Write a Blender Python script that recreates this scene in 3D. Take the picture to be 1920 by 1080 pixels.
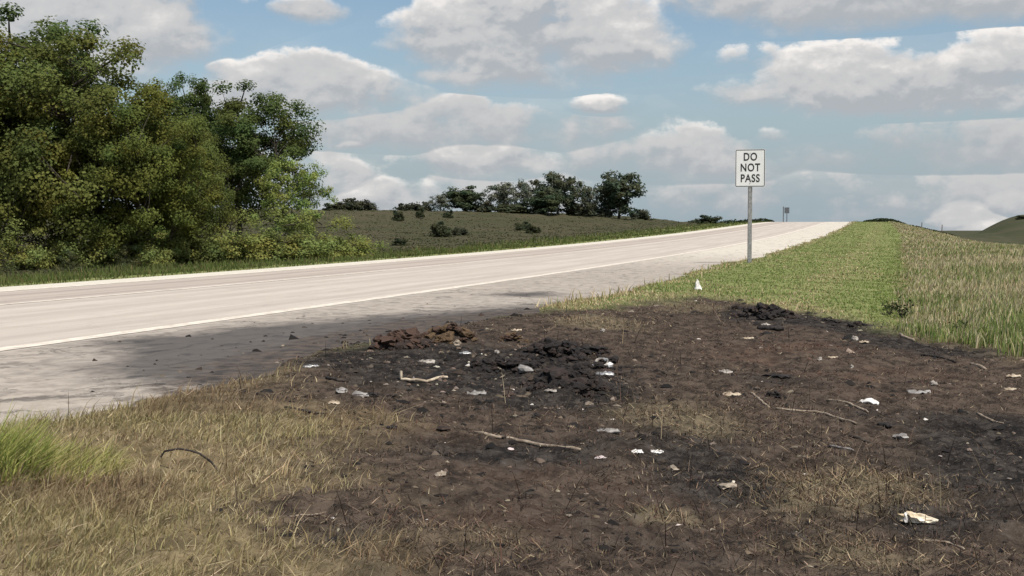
import bpy, bmesh, math, random
import numpy as np
from mathutils import Vector, Matrix

for o in list(bpy.data.objects):
    bpy.data.objects.remove(o)
scene = bpy.context.scene
COL = scene.collection
R = math.radians

# ------------------------------------------------------------------ camera
F, CX, CY, HY = 2318.0, 960.0, 540.0, 429.5        # focal length, centre and horizon row of a 1920 x 1080 frame
CAM = np.array([0.0, 0.0, 1.5])
PITCH = math.atan((CY - HY) / F)
cam_data = bpy.data.cameras.new('camera')
cam_data.sensor_width = 36.0
cam_data.lens = F / 1920 * 36.0
cam_data.clip_start = 0.1
cam_data.clip_end = 20000
cam = bpy.data.objects.new('camera', cam_data)
cam.location = CAM
cam.rotation_euler = (math.pi / 2 - PITCH, 0, 0)
COL.objects.link(cam)
scene.camera = cam

# ------------------------------------------------------------------ exposure, sun
EXPOSURE = 0.42
vs = scene.view_settings
vs.view_transform = 'Standard'
vs.look = 'None'
vs.exposure = EXPOSURE
vs.gamma = 1.0
vs.use_curve_mapping = False
scene.cycles.use_denoising = True
try:
    scene.cycles.denoiser = 'OPENIMAGEDENOISE'
except Exception:
    pass
scene.cycles.max_bounces = 4
scene.cycles.transparent_max_bounces = 8

SUN_EL, SUN_AZ = R(60), R(142)                     # azimuth clockwise from +Y (the view direction)
sun_data = bpy.data.lights.new('sun', 'SUN')
sun_data.energy = 3.6
sun_data.angle = R(0.6)
sun_data.color = (1.0, 0.95, 0.87)
sun = bpy.data.objects.new('sun', sun_data)
sdir = Vector((math.sin(SUN_AZ) * math.cos(SUN_EL), math.cos(SUN_AZ) * math.cos(SUN_EL), math.sin(SUN_EL)))
sun.rotation_euler = sdir.to_track_quat('Z', 'Y').to_euler()
sun.location = (20, -20, 40)
COL.objects.link(sun)

# ------------------------------------------------------------------ world: Nishita sky with cumulus
SKY_STRENGTH = 0.105
world = bpy.data.worlds.new('World')
scene.world = world
world.use_nodes = True
wt = world.node_tree
wt.nodes.clear()


class NT:
    """small helper for writing node trees"""
    def __init__(self, tree):
        self.t = tree

    def n(self, typ, **kw):
        nd = self.t.nodes.new(typ)
        for k, v in kw.items():
            setattr(nd, k, v)
        return nd

    def link(self, a, b):
        self.t.links.new(a, b)

    def put(self, sock, v):
        if isinstance(v, bpy.types.NodeSocket):
            self.link(v, sock)
        else:
            if hasattr(sock, 'default_value'):
                try:
                    sock.default_value = v
                except Exception:
                    sock.default_value = tuple(v) + (1.0,)

    def m(self, op, a, b=0.0, c=0.0, clamp=False):
        nd = self.n('ShaderNodeMath', operation=op, use_clamp=clamp)
        self.put(nd.inputs[0], a)
        if len(nd.inputs) > 1:
            self.put(nd.inputs[1], b)
        if len(nd.inputs) > 2:
            self.put(nd.inputs[2], c)
        return nd.outputs[0]

    def smooth(self, x, lo, hi, to0=0.0, to1=1.0):
        nd = self.n('ShaderNodeMapRange', interpolation_type='SMOOTHSTEP')
        self.put(nd.inputs[0], x)
        self.put(nd.inputs[1], lo)
        self.put(nd.inputs[2], hi)
        self.put(nd.inputs[3], to0)
        self.put(nd.inputs[4], to1)
        return nd.outputs[0]

    def lin(self, x, lo, hi, to0=0.0, to1=1.0):
        nd = self.n('ShaderNodeMapRange', clamp=True)
        for i, v in enumerate((x, lo, hi, to0, to1)):
            self.put(nd.inputs[i], v)
        return nd.outputs[0]

    def mix(self, f, a, b, mode='MIX'):
        nd = self.n('ShaderNodeMix', data_type='RGBA', blend_type=mode)
        nd.clamp_factor = True
        self.put(nd.inputs[0], f)
        self.put(nd.inputs[6], a if isinstance(a, bpy.types.NodeSocket) else tuple(a) + (1,) if len(a) == 3 else a)
        self.put(nd.inputs[7], b if isinstance(b, bpy.types.NodeSocket) else tuple(b) + (1,) if len(b) == 3 else b)
        return nd.outputs[2]

    def noise(self, vec, scale, detail=4, rough=0.55, dist=0.0, dims='3D'):
        nd = self.n('ShaderNodeTexNoise', noise_dimensions=dims)
        if vec is not None:
            self.put(nd.inputs['Vector'], vec)
        nd.inputs['Scale'].default_value = scale
        nd.inputs['Detail'].default_value = detail
        nd.inputs['Roughness'].default_value = rough
        nd.inputs['Distortion'].default_value = dist
        return nd.outputs[0]

    def xyz(self, x, y, z=0.0):
        nd = self.n('ShaderNodeCombineXYZ')
        self.put(nd.inputs[0], x)
        self.put(nd.inputs[1], y)
        self.put(nd.inputs[2], z)
        return nd.outputs[0]


def px_az(px):
    return math.atan((px - CX) / F)


def px_el(py):
    return math.atan((HY - py) / F)


def build_world():
    g = NT(wt)
    sky = g.n('ShaderNodeTexSky', sky_type='NISHITA')
    sky.sun_disc = False
    sky.sun_elevation = SUN_EL
    sky.sun_rotation = SUN_AZ
    sky.altitude = 200
    sky.air_density = 1.0
    sky.dust_density = 1.6
    sky.ozone_density = 1.4
    tc = g.n('ShaderNodeTexCoord').outputs['Generated']
    sep = g.n('ShaderNodeSeparateXYZ')
    g.link(tc, sep.inputs[0])
    X, Y, Z = sep.outputs
    u = g.m('ARCTAN2', X, Y)
    v = g.m('ARCSINE', Z)
    # noise domain: directions on the sphere, flattened a little
    p = g.xyz(g.m('MULTIPLY', X, 1.0), g.m('MULTIPLY', Y, 1.0), g.m('MULTIPLY', Z, 1.55))
    lift = g.n('ShaderNodeVectorMath', operation='ADD')
    g.link(p, lift.inputs[0])
    lift.inputs[1].default_value = (-0.004, 0.0, 0.011)
    n1 = g.noise(p, 17.0, 7, 0.56, 0.1)
    n2 = g.noise(lift.outputs[0], 17.0, 7, 0.56, 0.1)
    nb = g.noise(p, 6.0, 3, 0.5)
    nf = g.noise(p, 52.0, 5, 0.6, 0.2)
    relief = g.m('SUBTRACT', n1, n2)
    # ---- one cumulus = an ellipse with a flat underside, in azimuth/elevation
    gt = bpy.data.node_groups.new('cumulus', 'ShaderNodeTree')
    for nm in ('u', 'v', 'uc', 'vc', 'ia', 'itop', 'ibot', 'gain', 'tone', 'd', 'w', 'tn'):
        gt.interface.new_socket(nm, in_out='INPUT', socket_type='NodeSocketFloat')
    for nm in ('d', 'w', 'tn'):
        gt.interface.new_socket(nm, in_out='OUTPUT', socket_type='NodeSocketFloat')
    q = NT(gt)
    gi = q.n('NodeGroupInput').outputs
    go = q.n('NodeGroupOutput').inputs
    du = q.m('MULTIPLY', q.m('SUBTRACT', gi['u'], gi['uc']), gi['ia'])
    dv = q.m('SUBTRACT', gi['v'], gi['vc'])
    up = q.m('MULTIPLY', q.m('MAXIMUM', dv, 0.0), gi['itop'])
    dn = q.m('MULTIPLY', q.m('MINIMUM', dv, 0.0), gi['ibot'])
    w = q.m('ADD', up, dn)
    rr = q.m('MULTIPLY_ADD', du, du, q.m('MULTIPLY', w, w))
    d = q.m('MAXIMUM', q.m('MULTIPLY', q.m('SUBTRACT', 1.0, rr), gi['gain']), -1.5)
    fsel = q.m('ADD', q.m('MULTIPLY', q.m('SUBTRACT', d, gi['d']), 5.0), 0.5, clamp=True)
    q.link(q.m('SMOOTH_MAX', d, gi['d'], 0.12), go['d'])
    q.link(q.m('ADD', gi['w'], q.m('MULTIPLY', fsel, q.m('SUBTRACT', w, gi['w']))), go['w'])
    q.link(q.m('ADD', gi['tn'], q.m('MULTIPLY', fsel, q.m('SUBTRACT', gi['tone'], gi['tn']))), go['tn'])
    # x0, x1, top, base (rows and columns of the photograph), gain, tone of the crown
    clouds = [
        (735, 1260, -35, 172, 1.25, 1.05), (840, 1120, -80, 105, 1.25, 1.4), (740, 1090, 108, 166, 0.8, 0.8),
        (1270, 2150, -60, 78, 1.0, 0.72), (1350, 2080, 96, 236, 1.15, 1.05), (1640, 2050, 84, 210, 1.0, 1.05),
        (1335, 1500, 138, 215, 0.7, 0.85), (-120, 440, -70, 165, 1.2, 0.9), (140, 420, 92, 140, 0.5, 0.8),
        (510, 655, 4, 52, 0.75, 0.85), (330, 810, 120, 230, 1.1, 0.8), (600, 790, 134, 190, 0.8, 1.3), (370, 470, 118, 170, 0.7, 1.1),
        (480, 1240, 185, 285, 0.8, 0.62), (1050, 1200, 180, 222, 0.75, 1.2), (785, 1050, 260, 335, 0.9, 0.95),
        (800, 960, 262, 300, 0.8, 1.1), (620, 850, 330, 405, 0.9, 0.95), (625, 700, 258, 285, 0.6, 0.9),
        (1070, 1510, 236, 345, 0.75, 0.72), (1390, 1500, 238, 280, 0.7, 1.05), (1440, 2100, 232, 330, 0.7, 0.45),
        (1715, 1905, 375, 470, 0.75, 1.0), (1830, 1960, 362, 410, 0.6, 0.75), (560, 720, 300, 370, 0.6, 0.75),
        (1000, 2100, 318, 430, 0.42, 0.5), (200, 1100, 300, 440, 0.3, 0.5), (1320, 1500, 100, 150, 0.35, 0.7),
        (690, 800, 75, 130, 0.4, 0.7), (1280, 1480, 300, 350, 0.4, 0.8), (2150, 2700, 120, 330, 0.9, 0.9), (-800, -200, 150, 330, 0.9, 0.9),
        (-700, -150, -160, 60, 0.9, 0.9), (2250, 3000, -250, 0, 0.9, 0.9),
    ]
    dcur, wcur, tcur = g.m('SUBTRACT', -1.5, 0.0), g.m('ADD', 0.0, 0.0), g.m('ADD', 0.7, 0.0)
    for (x0, x1, yt, yb, gain, tone) in clouds:
        u0, u1, vt, vb = px_az(x0), px_az(x1), px_el(yt), px_el(yb)
        vc = vb + 0.36 * (vt - vb)
        nd = g.n('ShaderNodeGroup')
        nd.node_tree = gt
        vals = dict(u=u, v=v, uc=(u0 + u1) / 2, vc=vc, ia=2.0 / (u1 - u0) / 1.16, itop=1 / (vt - vc) / 1.18, ibot=1 / (vc - vb) / 1.25,
                    gain=gain, tone=tone, d=dcur, w=wcur, tn=tcur)
        for k, val in vals.items():
            g.put(nd.inputs[k], val)
        dcur, wcur, tcur = nd.outputs['d'], nd.outputs['w'], nd.outputs['tn']
    dens = g.m('ADD', dcur, g.m('MULTIPLY', g.m('SUBTRACT', n1, 0.50), 2.3))
    dens = g.m('ADD', dens, g.m('MULTIPLY', g.m('SUBTRACT', nf, 0.5), 0.55))
    dens = g.m('ADD', dens, g.m('MULTIPLY', g.m('SUBTRACT', nb, 0.5), 0.9))
    wn = g.m('ADD', wcur, g.m('MULTIPLY', g.m('SUBTRACT', n1, 0.5), 0.8))
    soft = g.lin(wn, -0.6, 0.8, 1.15, 0.30)                      # soft undersides, crisp crowns
    alpha = g.smooth(g.m('DIVIDE', dens, soft), 0.0, 1.0)
    thin = g.m('MULTIPLY', g.smooth(g.noise(g.xyz(u, g.m('MULTIPLY', v, 3.2)), 5.0, 5, 0.6, 0.3), 0.40, 0.72), g.smooth(v, 0.19, 0.02, 0.0, 0.60))
    alpha = g.m('MAXIMUM', alpha, thin)                        # thin layered sheets between the heaps
    # light: the sunlit crown and rim against the shaded body
    rim = g.m('MULTIPLY', g.smooth(dens, 0.50, 0.05), g.smooth(wn, 0.05, 0.65))
    lit = g.m('ADD', g.m('MULTIPLY', g.smooth(wn, -0.45, 1.0), 0.46), g.m('MULTIPLY', relief, 1.7))
    lit = g.m('ADD', lit, g.m('MULTIPLY', rim, 0.58))
    lit = g.m('ADD', lit, g.m('MULTIPLY', g.m('SUBTRACT', nb, 0.5), 0.5))
    lit = g.m('MULTIPLY', g.m('ADD', lit, 0.06), tcur, clamp=True)
    k = 1.0 / SKY_STRENGTH / 2 ** EXPOSURE
    c_dark = tuple(k * c for c in (0.44, 0.465, 0.495))
    c_mid = tuple(k * c for c in (0.60, 0.598, 0.60))
    c_top = tuple(k * c for c in (0.98, 0.93, 0.885))
    cc = g.mix(g.smooth(lit, 0.0, 0.30), c_dark, c_mid)
    cc = g.mix(g.smooth(lit, 0.28, 0.85), cc, c_top)
    hs = g.n('ShaderNodeHueSaturation')
    hs.inputs['Saturation'].default_value = 0.98
    hs.inputs['Hue'].default_value = 0.492
    hs.inputs['Value'].default_value = 0.80
    g.link(sky.outputs[0], hs.inputs['Color'])
    veil = g.m('MULTIPLY', g.smooth(v, 0.17, 0.01), 0.85)       # moist air low over the fields
    base = g.mix(veil, hs.outputs[0], tuple(k * c for c in (0.355, 0.445, 0.505)))
    # a broken layer of the same kind of cloud all round
    flat = g.n('ShaderNodeVectorMath', operation='SCALE')
    g.link(g.xyz(X, Y, 0.0), flat.inputs[0])
    g.link(g.m('DIVIDE', 1.0, g.m('ADD', g.m('MAXIMUM', Z, 0.0), 0.16)), flat.inputs['Scale'])
    cover = g.noise(flat.outputs[0], 1.7, 4, 0.5)
    sector = g.m('MULTIPLY', g.smooth(g.m('ABSOLUTE', u), 0.62, 0.50), g.smooth(v, 0.36, 0.27))
    gen = g.m('MULTIPLY', g.smooth(cover, 0.50, 0.60), g.m('SUBTRACT', 1.0, sector))
    base = g.mix(g.m('MULTIPLY', gen, 0.95), base, g.mix(g.smooth(cover, 0.52, 0.75), c_top, c_dark))
    fin = g.mix(g.m('MULTIPLY', g.m('MULTIPLY', alpha, 0.96), sector), base, cc)
    bg = g.n('ShaderNodeBackground')
    g.link(base, bg.inputs[0])
    bg.inputs[1].default_value = SKY_STRENGTH
    bg2 = g.n('ShaderNodeBackground')
    g.link(fin, bg2.inputs[0])
    bg2.inputs[1].default_value = SKY_STRENGTH
    mx = g.n('ShaderNodeMixShader')
    g.link(g.m('GREATER_THAN', sector, 0.0), mx.inputs[0])
    g.link(bg.outputs[0], mx.inputs[1])
    g.link(bg2.outputs[0], mx.inputs[2])
    out = g.n('ShaderNodeOutputWorld')
    g.link(mx.outputs[0], out.inputs[0])
    world.cycles.sampling_method = 'MANUAL'
    world.cycles.sample_map_resolution = 256


build_world()

# ------------------------------------------------------------------ numbers: noise, road line, terrain
#TERRAIN-BEGIN
def hash2(ix, iy, seed):
    h = (ix.astype(np.int64) * 374761393 + iy.astype(np.int64) * 668265263 + seed * 974634821) & 0xFFFFFFFF
    h = ((h ^ (h >> 13)) * 1274126177) & 0xFFFFFFFF
    h = (h ^ (h >> 16)) & 0xFFFFFF
    return h / float(0xFFFFFF)


def vnoise(x, y, seed=0):
    x = np.asarray(x, float)
    y = np.asarray(y, float)
    ix, iy = np.floor(x), np.floor(y)
    fx, fy = x - ix, y - iy
    fx, fy = fx * fx * (3 - 2 * fx), fy * fy * (3 - 2 * fy)
    a, b = hash2(ix, iy, seed), hash2(ix + 1, iy, seed)
    c, d = hash2(ix, iy + 1, seed), hash2(ix + 1, iy + 1, seed)
    return (a + (b - a) * fx) * (1 - fy) + (c + (d - c) * fx) * fy


def fbm(x, y, seed=0, octv=4):
    t, a, n = 0.0, 0.5, 0.0
    for i in range(octv):
        t = t + a * vnoise(x * 2 ** i + 17.3 * i, y * 2 ** i - 9.1 * i, seed + i)
        n += a
        a *= 0.5
    return t / n


def sstep(x, a, b):
    q = np.clip((x - a) / (b - a), 0, 1)
    return q * q * (3 - 2 * q)


RA, RK, RD = 0.31405, -0.00019, 8.606              # heading at the camera, bend per metre, distance of the edge line
ZR0 = 1.5 - 1.2075
ROAD_L, ROAD_R = -8.9, 3.45                        # paved from here to here, measured from the near white line
_ss = np.arange(-4000, 4001, 2.0)
_hd = RA + RK * np.clip(_ss, -150, 420)
_i0 = int(np.argmin(np.abs(_ss)))
_px = np.concatenate([[0], np.cumsum(2.0 * np.sin((_hd[1:] + _hd[:-1]) / 2))])
_py = np.concatenate([[0], np.cumsum(2.0 * np.cos((_hd[1:] + _hd[:-1]) / 2))])
_px += -_px[_i0] - RD * math.cos(RA)
_py += -_py[_i0] + RD * math.sin(RA)


def road_xy(s, t):
    s = np.asarray(s, float)
    h = np.interp(s, _ss, _hd)
    return np.interp(s, _ss, _px) + t * np.cos(h), np.interp(s, _ss, _py) - t * np.sin(h)


def to_st(x, y):
    x = np.asarray(x, float)
    y = np.asarray(y, float)
    s = x * math.sin(RA) + y * math.cos(RA)
    for _ in range(5):
        s = np.clip(s, -3990, 3990)
        h = np.interp(s, _ss, _hd)
        dx, dy = x - np.interp(s, _ss, _px), y - np.interp(s, _ss, _py)
        s = s + dx * np.sin(h) + dy * np.cos(h)
    s = np.clip(s, -3990, 3990)
    h = np.interp(s, _ss, _hd)
    dx, dy = x - np.interp(s, _ss, _px), y - np.interp(s, _ss, _py)
    return s, dx * np.cos(h) - dy * np.sin(h)


def road_z(s):
    S = np.clip(np.asarray(s, float), 0, 245) / 100
    z = 0.77038 * S ** 2 + 0.26433 * S ** 3 - 0.17834 * S ** 4
    z = z - 0.028 * np.clip(np.asarray(s, float) - 245, 0, 600)
    return ZR0 + z


BUMPS = []      # (x, y, radius, height): the soil heaps, filled in below


def ground_z(x, y, rough=True):
    x = np.asarray(x, float)
    y = np.asarray(y, float)
    s, t = to_st(x, y)
    zr = road_z(s)
    r = np.hypot(x, y)
    edge = (fbm(s * 0.55, s * 0 + 3.0, 5, 4) - 0.5) * 1.0 + (fbm(x * 2.2, y * 2.2, 8, 3) - 0.5) * 0.5
    far = sstep(s, 40, 150)
    # right-hand verge
    tr = np.clip(t - ROAD_R, 0, None)
    right = -0.26 * sstep(tr, 0.3, 7.0) * (1 - 0.75 * far) - 0.26 * np.clip(t - 9, 0, 18) * far
    right = right + 0.30 * sstep(t, 9, 16) * (1 - far)
    # left-hand verge, shallow ditch, then the field climbing away
    tl = np.clip(-t + ROAD_L, 0, None)
    hill = HILL(s, tl)
    left = -0.40 * sstep(tl, 0.4, 5) + hill
    z = zr + np.where(t > 0, right, left)
    # open country beyond
    out = np.maximum(sstep(t, 40, 110), sstep(r, 420, 700))
    base = ZR0 - 4.2 + 0.6 * np.sin(x * 0.011 + 1) * np.sin(y * 0.009)
    az = np.arctan2(x, y)
    knoll = 8.3 * sstep(az, R(18.6), R(22.6)) * (1 - sstep(az, R(32), R(45))) * np.exp(-((r - 300) / 80) ** 2)
    z = z * (1 - out) + base * out + knoll
    if rough:
        on = np.maximum(sstep(t, ROAD_R + 0.0, ROAD_R + 0.9), sstep(-t, -ROAD_L + 0.2, -ROAD_L + 2.0))
        amp = np.where(t > 0, np.clip(0.02 + 0.0003 * r, 0, 0.06), np.clip(0.02 + 0.0016 * r, 0, 0.35))
        z = z + on * amp * 2.0 * (fbm(x * 0.8, y * 0.8, 11, 4) - 0.5)
        z = z + on * np.clip(1.5 - r / 40, 0, 1) * 0.11 * (fbm(x * 3.1, y * 3.1, 12, 4) - 0.5)
        z = z + on * np.clip(1.3 - r / 30, 0, 1) * 0.085 * (np.abs(fbm(x * 9, y * 9, 14, 2) - 0.5))
    for (bx, by, br, bh) in BUMPS:
        z = z + bh * np.exp(-((x - bx) ** 2 + (y - by) ** 2) / br ** 2)
    # under and beside the pavement
    under = np.minimum(sstep(t, ROAD_L - 0.55 + edge * 0.3, ROAD_L + 0.1 + edge * 0.3), 1 - sstep(t, ROAD_R - 0.55 + edge, ROAD_R + 0.1 + edge))
    return z + 0.03 * (1 - under) * np.exp(-(np.clip(tr, 0, None) / 1.5) ** 2) * (t > 0) - 0.10 * under


def HILL(s, tl):
    g = sstep(s, 60, 185)
    top = np.clip(5.0 - road_z(s), 0.2, 6.0) * (1 - 0.85 * sstep(s, 215, 330))
    u = (tl - 9.0) / (24 + 95 * (1 - g))
    w = 0.72 * sstep(u, 0, 1) + 0.28 * sstep(u, 0.6, 3.0)
    return top * w - 5.0 * sstep(tl, 230, 420) * w


def surface_z(x, y):
    s, t = to_st(x, y)
    zz = ground_z(x, y)
    return np.where((t > ROAD_L) & (t < ROAD_R), np.maximum(zz, road_z(s) + 0.0), zz)


_SR = np.concatenate([np.geomspace(3.5, 60, 1500), np.geomspace(60.1, 700, 900)])


def at(px, py):
    """the ground point seen at a pixel of the 1920 x 1080 frame"""
    ax, az_ = (px - CX) / F, (HY - py) / F
    # the camera is pitched; rotate the pixel ray
    v = np.array([(px - CX) / F, 1.0, (CY - py) / F])
    c, s = math.cos(-PITCH), math.sin(-PITCH)
    d = np.array([v[0], v[1] * c - v[2] * s, v[1] * s + v[2] * c])
    d = d / math.hypot(d[0], d[1])
    X, Y, Z = d[0] * _SR, d[1] * _SR, CAM[2] + d[2] * _SR
    below = Z < surface_z(X, Y)
    i = int(np.argmax(below)) if below.any() else len(_SR) - 1
    lo, hi = _SR[max(i - 1, 0)], _SR[i]
    for _ in range(12):
        mid = (lo + hi) / 2
        if CAM[2] + d[2] * mid < float(surface_z(d[0] * mid, d[1] * mid)):
            hi = mid
        else:
            lo = mid
    return np.array([d[0] * hi, d[1] * hi, float(surface_z(d[0] * hi, d[1] * hi))])


def proj(x, y, z):
    c, s = math.cos(PITCH), math.sin(PITCH)
    zz = z - CAM[2]
    yy = y * c - zz * s
    up = y * s + zz * c
    return CX + F * x / yy, CY - F * up / yy
#TERRAIN-END

# ------------------------------------------------------------------ mesh and material helpers
def np_mesh(name, verts, faces, mat, smooth=False, cols=None, parent=None, extra=None):
    """faces: list of integer arrays (n,3) or (n,4); cols: (nverts,3) colour of each vertex"""
    me = bpy.data.meshes.new(name)
    verts = np.asarray(verts, np.float32)
    me.vertices.add(len(verts))
    me.vertices.foreach_set('co', verts.ravel())
    loops = np.concatenate([f.ravel() for f in faces]).astype(np.int32)
    tot = np.concatenate([np.full(len(f), f.shape[1], np.int32) for f in faces])
    start = np.concatenate([[0], np.cumsum(tot)[:-1]]).astype(np.int32)
    me.loops.add(len(loops))
    me.loops.foreach_set('vertex_index', loops)
    me.polygons.add(len(tot))
    me.polygons.foreach_set('loop_start', start)
    me.polygons.foreach_set('loop_total', tot)
    if smooth:
        me.polygons.foreach_set('use_smooth', np.ones(len(tot), bool))
    me.update(calc_edges=True)
    if cols is not None:
        c4 = np.ones((len(verts), 4), np.float32)
        c4[:, :3] = cols
        me.attributes.new('col', 'FLOAT_COLOR', 'POINT').data.foreach_set('color', c4.ravel())
    for k, a in (extra or {}).items():
        me.attributes.new(k, 'FLOAT', 'POINT').data.foreach_set('value', np.asarray(a, np.float32).ravel())
    me.materials.append(mat)
    ob = bpy.data.objects.new(name, me)
    COL.objects.link(ob)
    ob.parent = parent
    return ob


def tag(o, label=None, cat=None, group=None, kind=None):
    if label:
        o['label'] = label
    if cat:
        o['category'] = cat
    if group:
        o['group'] = group
    if kind:
        o['kind'] = kind
    return o


def empty(name, loc, rz=0.0):
    o = bpy.data.objects.new(name, None)
    o.location = loc
    o.rotation_euler = (0, 0, rz)
    o.empty_display_size = 0.2
    COL.objects.link(o)
    return o


def new_mat(name):
    m = bpy.data.materials.new(name)
    m.use_nodes = True
    m.node_tree.nodes.clear()
    return m, NT(m.node_tree)


def finish(g, color, rough=0.85, bump=None, bump_d=0.01, bump_s=1.0, spec=0.25, metal=0.0, trans=None):
    b = g.n('ShaderNodeBsdfPrincipled')
    g.put(b.inputs['Base Color'], color)
    g.put(b.inputs['Roughness'], rough)
    b.inputs['Specular IOR Level'].default_value = spec
    b.inputs['Metallic'].default_value = metal
    if bump is not None:
        bn = g.n('ShaderNodeBump')
        bn.inputs['Strength'].default_value = bump_s
        bn.inputs['Distance'].default_value = bump_d
        g.link(bump, bn.inputs['Height'])
        g.link(bn.outputs[0], b.inputs['Normal'])
    sh = b.outputs[0]
    if trans:
        tr = g.n('ShaderNodeBsdfTranslucent')
        g.put(tr.inputs[0], color)
        mx = g.n('ShaderNodeMixShader')
        mx.inputs[0].default_value = trans
        g.link(sh, mx.inputs[1])
        g.link(tr.outputs[0], mx.inputs[2])
        sh = mx.outputs[0]
    o = g.n('ShaderNodeOutputMaterial')
    g.link(sh, o.inputs[0])


def attr(g, name, out='Fac'):
    nd = g.n('ShaderNodeAttribute', attribute_name=name)
    return nd.outputs[out]


def pos(g):
    return g.n('ShaderNodeNewGeometry').outputs['Position']


def mat_attr(name, rough=0.85, trans=None, spec=0.2, noise=0.25, nscale=30.0):
    m, g = new_mat(name)
    c = attr(g, 'col', 'Color')
    n = g.noise(g.n('ShaderNodeTexCoord').outputs['Object'], nscale, 3)
    c = g.mix(1.0, c, g.mix(n, (1 - noise,) * 3, (1 + noise,) * 3), 'MULTIPLY')
    finish(g, c, rough, spec=spec, trans=trans)
    return m


def mat_plain(name, c0, c1, nscale=20.0, rough=0.8, bump_d=0.004, metal=0.0, spec=0.3, detail=5):
    m, g = new_mat(name)
    tc = g.n('ShaderNodeTexCoord').outputs['Object']
    n = g.noise(tc, nscale, detail, 0.6)
    c = g.mix(g.smooth(n, 0.35, 0.68), c0, c1)
    finish(g, c, rough, bump=n if bump_d > 0 else None, bump_d=bump_d, metal=metal, spec=spec)
    return m


# ------------------------------------------------------------------ where the fire burned, in ground coordinates
def sd_poly(x, y, P):
    """signed distance to polygon P (negative inside)"""
    x = np.asarray(x, float)
    y = np.asarray(y, float)
    d = np.full(x.shape, 1e9)
    inside = np.zeros(x.shape, bool)
    n = len(P)
    for i in range(n):
        ax, ay = P[i]
        bx, by = P[(i + 1) % n]
        ex, ey = bx - ax, by - ay
        q = np.clip(((x - ax) * ex + (y - ay) * ey) / (ex * ex + ey * ey + 1e-9), 0, 1)
        d = np.minimum(d, np.hypot(x - ax - q * ex, y - ay - q * ey))
        hit = ((ay > y) != (by > y)) & (x < (bx - ax) * (y - ay) / (by - ay + 1e-12) + ax)
        inside ^= hit
    return np.where(inside, -d, d)


def world_poly(pts):
    return [tuple(at(*p)[:2]) for p in pts]


class Spot:
    def __init__(self, px, py, w, h, k=1.0):
        c = at(px, py)
        self.c = c
        self.k = k
        self.rx = max(0.05, w / F * math.hypot(c[0], c[1]))
        a, b = at(px, min(py + h, 1400)), at(px, max(py - h, 470))
        self.ry = max(0.1, 0.5 * (math.hypot(b[0], b[1]) - math.hypot(a[0], a[1])))
        self.th = math.atan2(c[0], c[1])

    def __call__(self, x, y):
        dx, dy = x - self.c[0], y - self.c[1]
        c, s = math.cos(self.th), math.sin(self.th)
        a, b = dx * c - dy * s, dx * s + dy * c
        return self.k * np.exp(-(a / self.rx) ** 2 - (b / self.ry) ** 2)


def spots(L, x, y):
    v = 0.0
    for sp in L:
        v = v + sp(x, y)
    return v


for (px, py, w, h) in ((1065, 722, 60, 0.17), (755, 650, 36, 0.08), (838, 634, 45, 0.09), (960, 642, 30, 0.06), (1060, 668, 80, 0.10), (960, 690, 70, 0.07), (1450, 590, 40, 0.07),
                       (1380, 588, 30, 0.05), (1560, 606, 70, 0.05)):
    c = at(px, py)
    BUMPS.append((c[0], c[1], w / F * math.hypot(c[0], c[1]), h))

BURN = world_poly([(960, 590), (1060, 578), (1180, 566), (1300, 556), (1400, 566), (1550, 590), (1700, 624), (1800, 644), (1920, 666), (2400, 780),
                   (2500, 1300), (480, 1300), (600, 1070), (560, 1000), (650, 900), (690, 850), (640, 800), (560, 785), (470, 745), (520, 690), (660, 640), (820, 605)])
ASH = [Spot(*a) for a in ((960, 690, 230, 50, 1.0), (720, 655, 150, 35, .8), (1065, 712, 80, 26, .8), (1430, 584, 110, 12, .9), (1570, 606, 130, 13, .8),
                          (1780, 655, 160, 16, .9), (1430, 706, 150, 14, .6), (1300, 845, 220, 45, .55), (1370, 905, 110, 40, .8), (640, 1035, 140, 55, .9), (1080, 950, 200, 40, .35), (820, 850, 150, 30, .4),
                          (1860, 850, 170, 90, .75), (1010, 850, 110, 26, .5), (1250, 1040, 200, 40, .45), (1700, 990, 110, 40, .5), (1700, 780, 250, 30, .35), (1060, 690, 120, 36, .6), (900, 700, 160, 34, .5), (800, 930, 120, 30, .4), (1500, 1010, 90, 24, .5))]
PALE = [Spot(*a) for a in ((1240, 975, 90, 22, .9), (1480, 920, 110, 36, 1.), (1650, 915, 130, 42, 1.), (1600, 1040, 200, 40, .7), (1250, 770, 170, 40, .55),
                           (900, 1010, 200, 40, .45), (1350, 800, 200, 30, .4), (1150, 610, 110, 18, .6), (1300, 575, 130, 12, .7), (1100, 600, 60, 10, .8))]
RUST = [Spot(*a) for a in ((1510, 655, 170, 30, .8), (1000, 930, 260, 60, .7), (720, 790, 150, 30, .5), (1600, 700, 200, 25, .5), (960, 800, 160, 20, .35))]
SOOT = [Spot(*a) for a in ((640, 650, 210, 34, 1.1), (840, 650, 190, 40, 1.1), (420, 655, 170, 24, .75), (560, 620, 200, 14, .5), (720, 600, 160, 10, .4), (990, 552, 70, 5, .65), (1080, 566, 60, 6, .5), (900, 600, 150, 22, .55),
                           (280, 640, 140, 10, .5), (520, 690, 150, 22, .5), (1000, 590, 120, 20, .55), (380, 690, 170, 26, .4), (200, 690, 150, 20, .25))]


def burn_at(x, y):
    d = sd_poly(x, y, BURN)
    d = d + (fbm(x * 0.9, y * 0.9, 31, 4) - 0.5) * 1.5 + (fbm(x * 4, y * 4, 32, 3) - 0.5) * 0.5
    return sstep(-d, -0.75, 0.65)


def wild_at(x, y, s, t):
    r = np.hypot(x, y)
    return np.maximum(sstep(r, 215, 235) * (t > 5), sstep(t + (fbm(x * .07, y * .07, 43) - .5) * 3, 14.5, 17.5) * sstep(r, 70, 110))


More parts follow.
